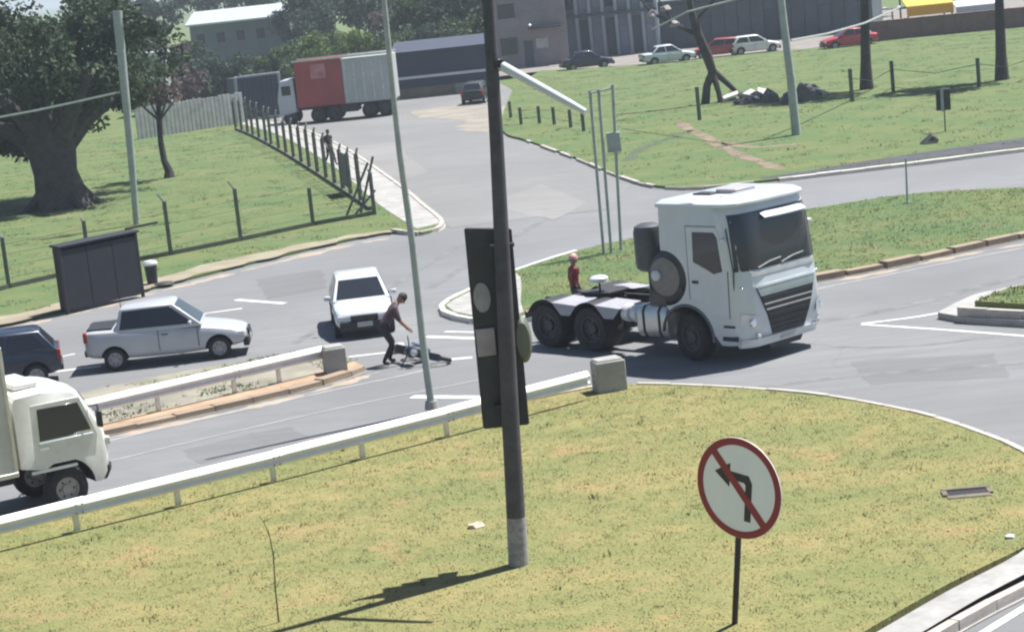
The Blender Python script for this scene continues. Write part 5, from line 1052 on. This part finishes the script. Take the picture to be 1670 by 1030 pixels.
# ------------------------------------------------------------------ grass blades
def inpoly(P, poly):
    x, y = P[:, 0], P[:, 1]; poly = np.array(poly); ins = np.zeros(len(P), bool); n = len(poly); j = n-1
    for i in range(n):
        xi, yi = poly[i]; xj, yj = poly[j]; c = ((yi > y) != (yj > y)) & (x < (xj-xi)*(y-yi)/(yj-yi+1e-12)+xi); ins ^= c; j = i
    return ins
def blades(name, label, poly, z, dens, h0, h1, wd, m, per=4, spread=.05, seed=1, ylim=(0, 400), clump=.0, avoid=()):
    poly = [tuple(q)[:2] for q in poly]; a = np.array(poly); r = np.random.default_rng(seed)
    lo = np.maximum(a.min(0), [-40, ylim[0]]); hi = np.minimum(a.max(0), [45, ylim[1]])
    n = int((hi[0]-lo[0])*(hi[1]-lo[1])*dens); P = lo+r.random((n, 2))*(hi-lo); P = P[inpoly(P, poly)]
    for ob in avoid:
        me_ = bpy.data.objects[ob].data; P = P[~inpoly(P, [v.co[:2] for v in list(me_.vertices)[:len(me_.vertices)//(2 if ob in ('verge_sand', 'pavement', 'soil_bank') else 1)]])]
    k = np.abs(P[:, 0]) < P[:, 1]*.25+3; P = P[k]                       # what the view and a step beside it can see
    if clump: P = P[(np.sin(P[:, 0]*1.7+2*np.sin(P[:, 1]*.9))+np.sin(P[:, 1]*2.1+1.5*np.sin(P[:, 0]*1.3))+r.normal(size=len(P))*.6) > clump]
    n = len(P); C_ = np.repeat(P, per, 0)+r.normal(size=(n*per, 2))*spread; N = len(C_); hh = np.repeat(h0+(h1-h0)*r.random(n)**1.6, per)*(.6+.6*r.random(N))
    th = r.random(N)*6.283; dx = np.cos(th)*wd*(.6+.8*r.random(N)); dy = np.sin(th)*wd*(.6+.8*r.random(N)); lx = r.normal(size=N)*.45*hh; ly = r.normal(size=N)*.45*hh
    v = np.empty((N, 3, 3)); v[:, 0] = np.stack([C_[:, 0]-dx, C_[:, 1]-dy, np.full(N, z-.01)], 1); v[:, 1] = np.stack([C_[:, 0]+dx, C_[:, 1]+dy, np.full(N, z-.01)], 1); v[:, 2] = np.stack([C_[:, 0]+lx, C_[:, 1]+ly, z+hh], 1)
    me = bpy.data.meshes.new(name); me.vertices.add(3*N); me.vertices.foreach_set('co', v.ravel().astype(np.float32)); me.loops.add(3*N); me.loops.foreach_set('vertex_index', np.arange(3*N, dtype=np.int32))
    me.polygons.add(N); me.polygons.foreach_set('loop_start', np.arange(0, 3*N, 3, dtype=np.int32)); me.polygons.foreach_set('loop_total', np.full(N, 3, dtype=np.int32)); me.update(); me.materials.append(m)
    o = bpy.data.objects.new(name, me); COL.objects.link(o); tag(o, label, 'grass', kind='stuff'); print(name, N); return o
blades('grass_blades', 'dry grass tufts over the foreground island', A_poly, .11, 110, .008, .024, .014, MG_near_t, 5, .07, 1, (20, 60))
blades('tall_grass_tufts', 'taller straw tufts scattered on the foreground island', A_poly, .11, 3, .03, .09, .010, MG_near_t, 9, .06, 2, (20, 60), .5)
blades('median_grass_blades', 'short green grass on the far median', D_poly, .12, 25, .015, .045, .02, MG_far_t, 5, .1, 3, (40, 90), 0, ('nose_paving',))
blades('strip_grass_blades', 'thin grass on the earth median', C_poly, .10, 40, .03, .08, .015, MG_far_t, 5, .05, 4, (30, 70), .4, ('soil_bank',))
blades('field_grass_blades', 'green grass of the left field', F_poly, .10, 8, .02, .06, .03, MG_far_t, 5, .14, 5, (55, 145), .3, ('verge_sand', 'pavement'))
blades('bank_grass_blades', 'green grass of the far right bank', G_poly, .12, 5, .02, .06, .035, MG_far_t, 5, .16, 6, (70, 165), .3)
blades('island_bed_blades', 'green grass on the right traffic island', E_g, .30, 60, .02, .06, .018, MG_far_t, 5, .06, 7, (30, 60))
# ------------------------------------------------------------------ hazy air
hz = MB().box((0, 2400, 9.35), (5200, 5400, 21.3)).build('haze', None); hz.data.materials.clear()
mh = bpy.data.materials.new('haze'); mh.use_nodes = True; nt = mh.node_tree; nt.nodes.clear()
pv = nt.nodes.new('ShaderNodeVolumePrincipled'); pv.inputs['Color'].default_value = (.80, .90, 1, 1); pv.inputs['Density'].default_value = .00045; pv.inputs['Anisotropy'].default_value = .2
no = nt.nodes.new('ShaderNodeOutputMaterial'); nt.links.new(pv.outputs[0], no.inputs['Volume']); hz.data.materials.append(mh); tag(hz, 'thin pale haze over the whole scene', kind='stuff')
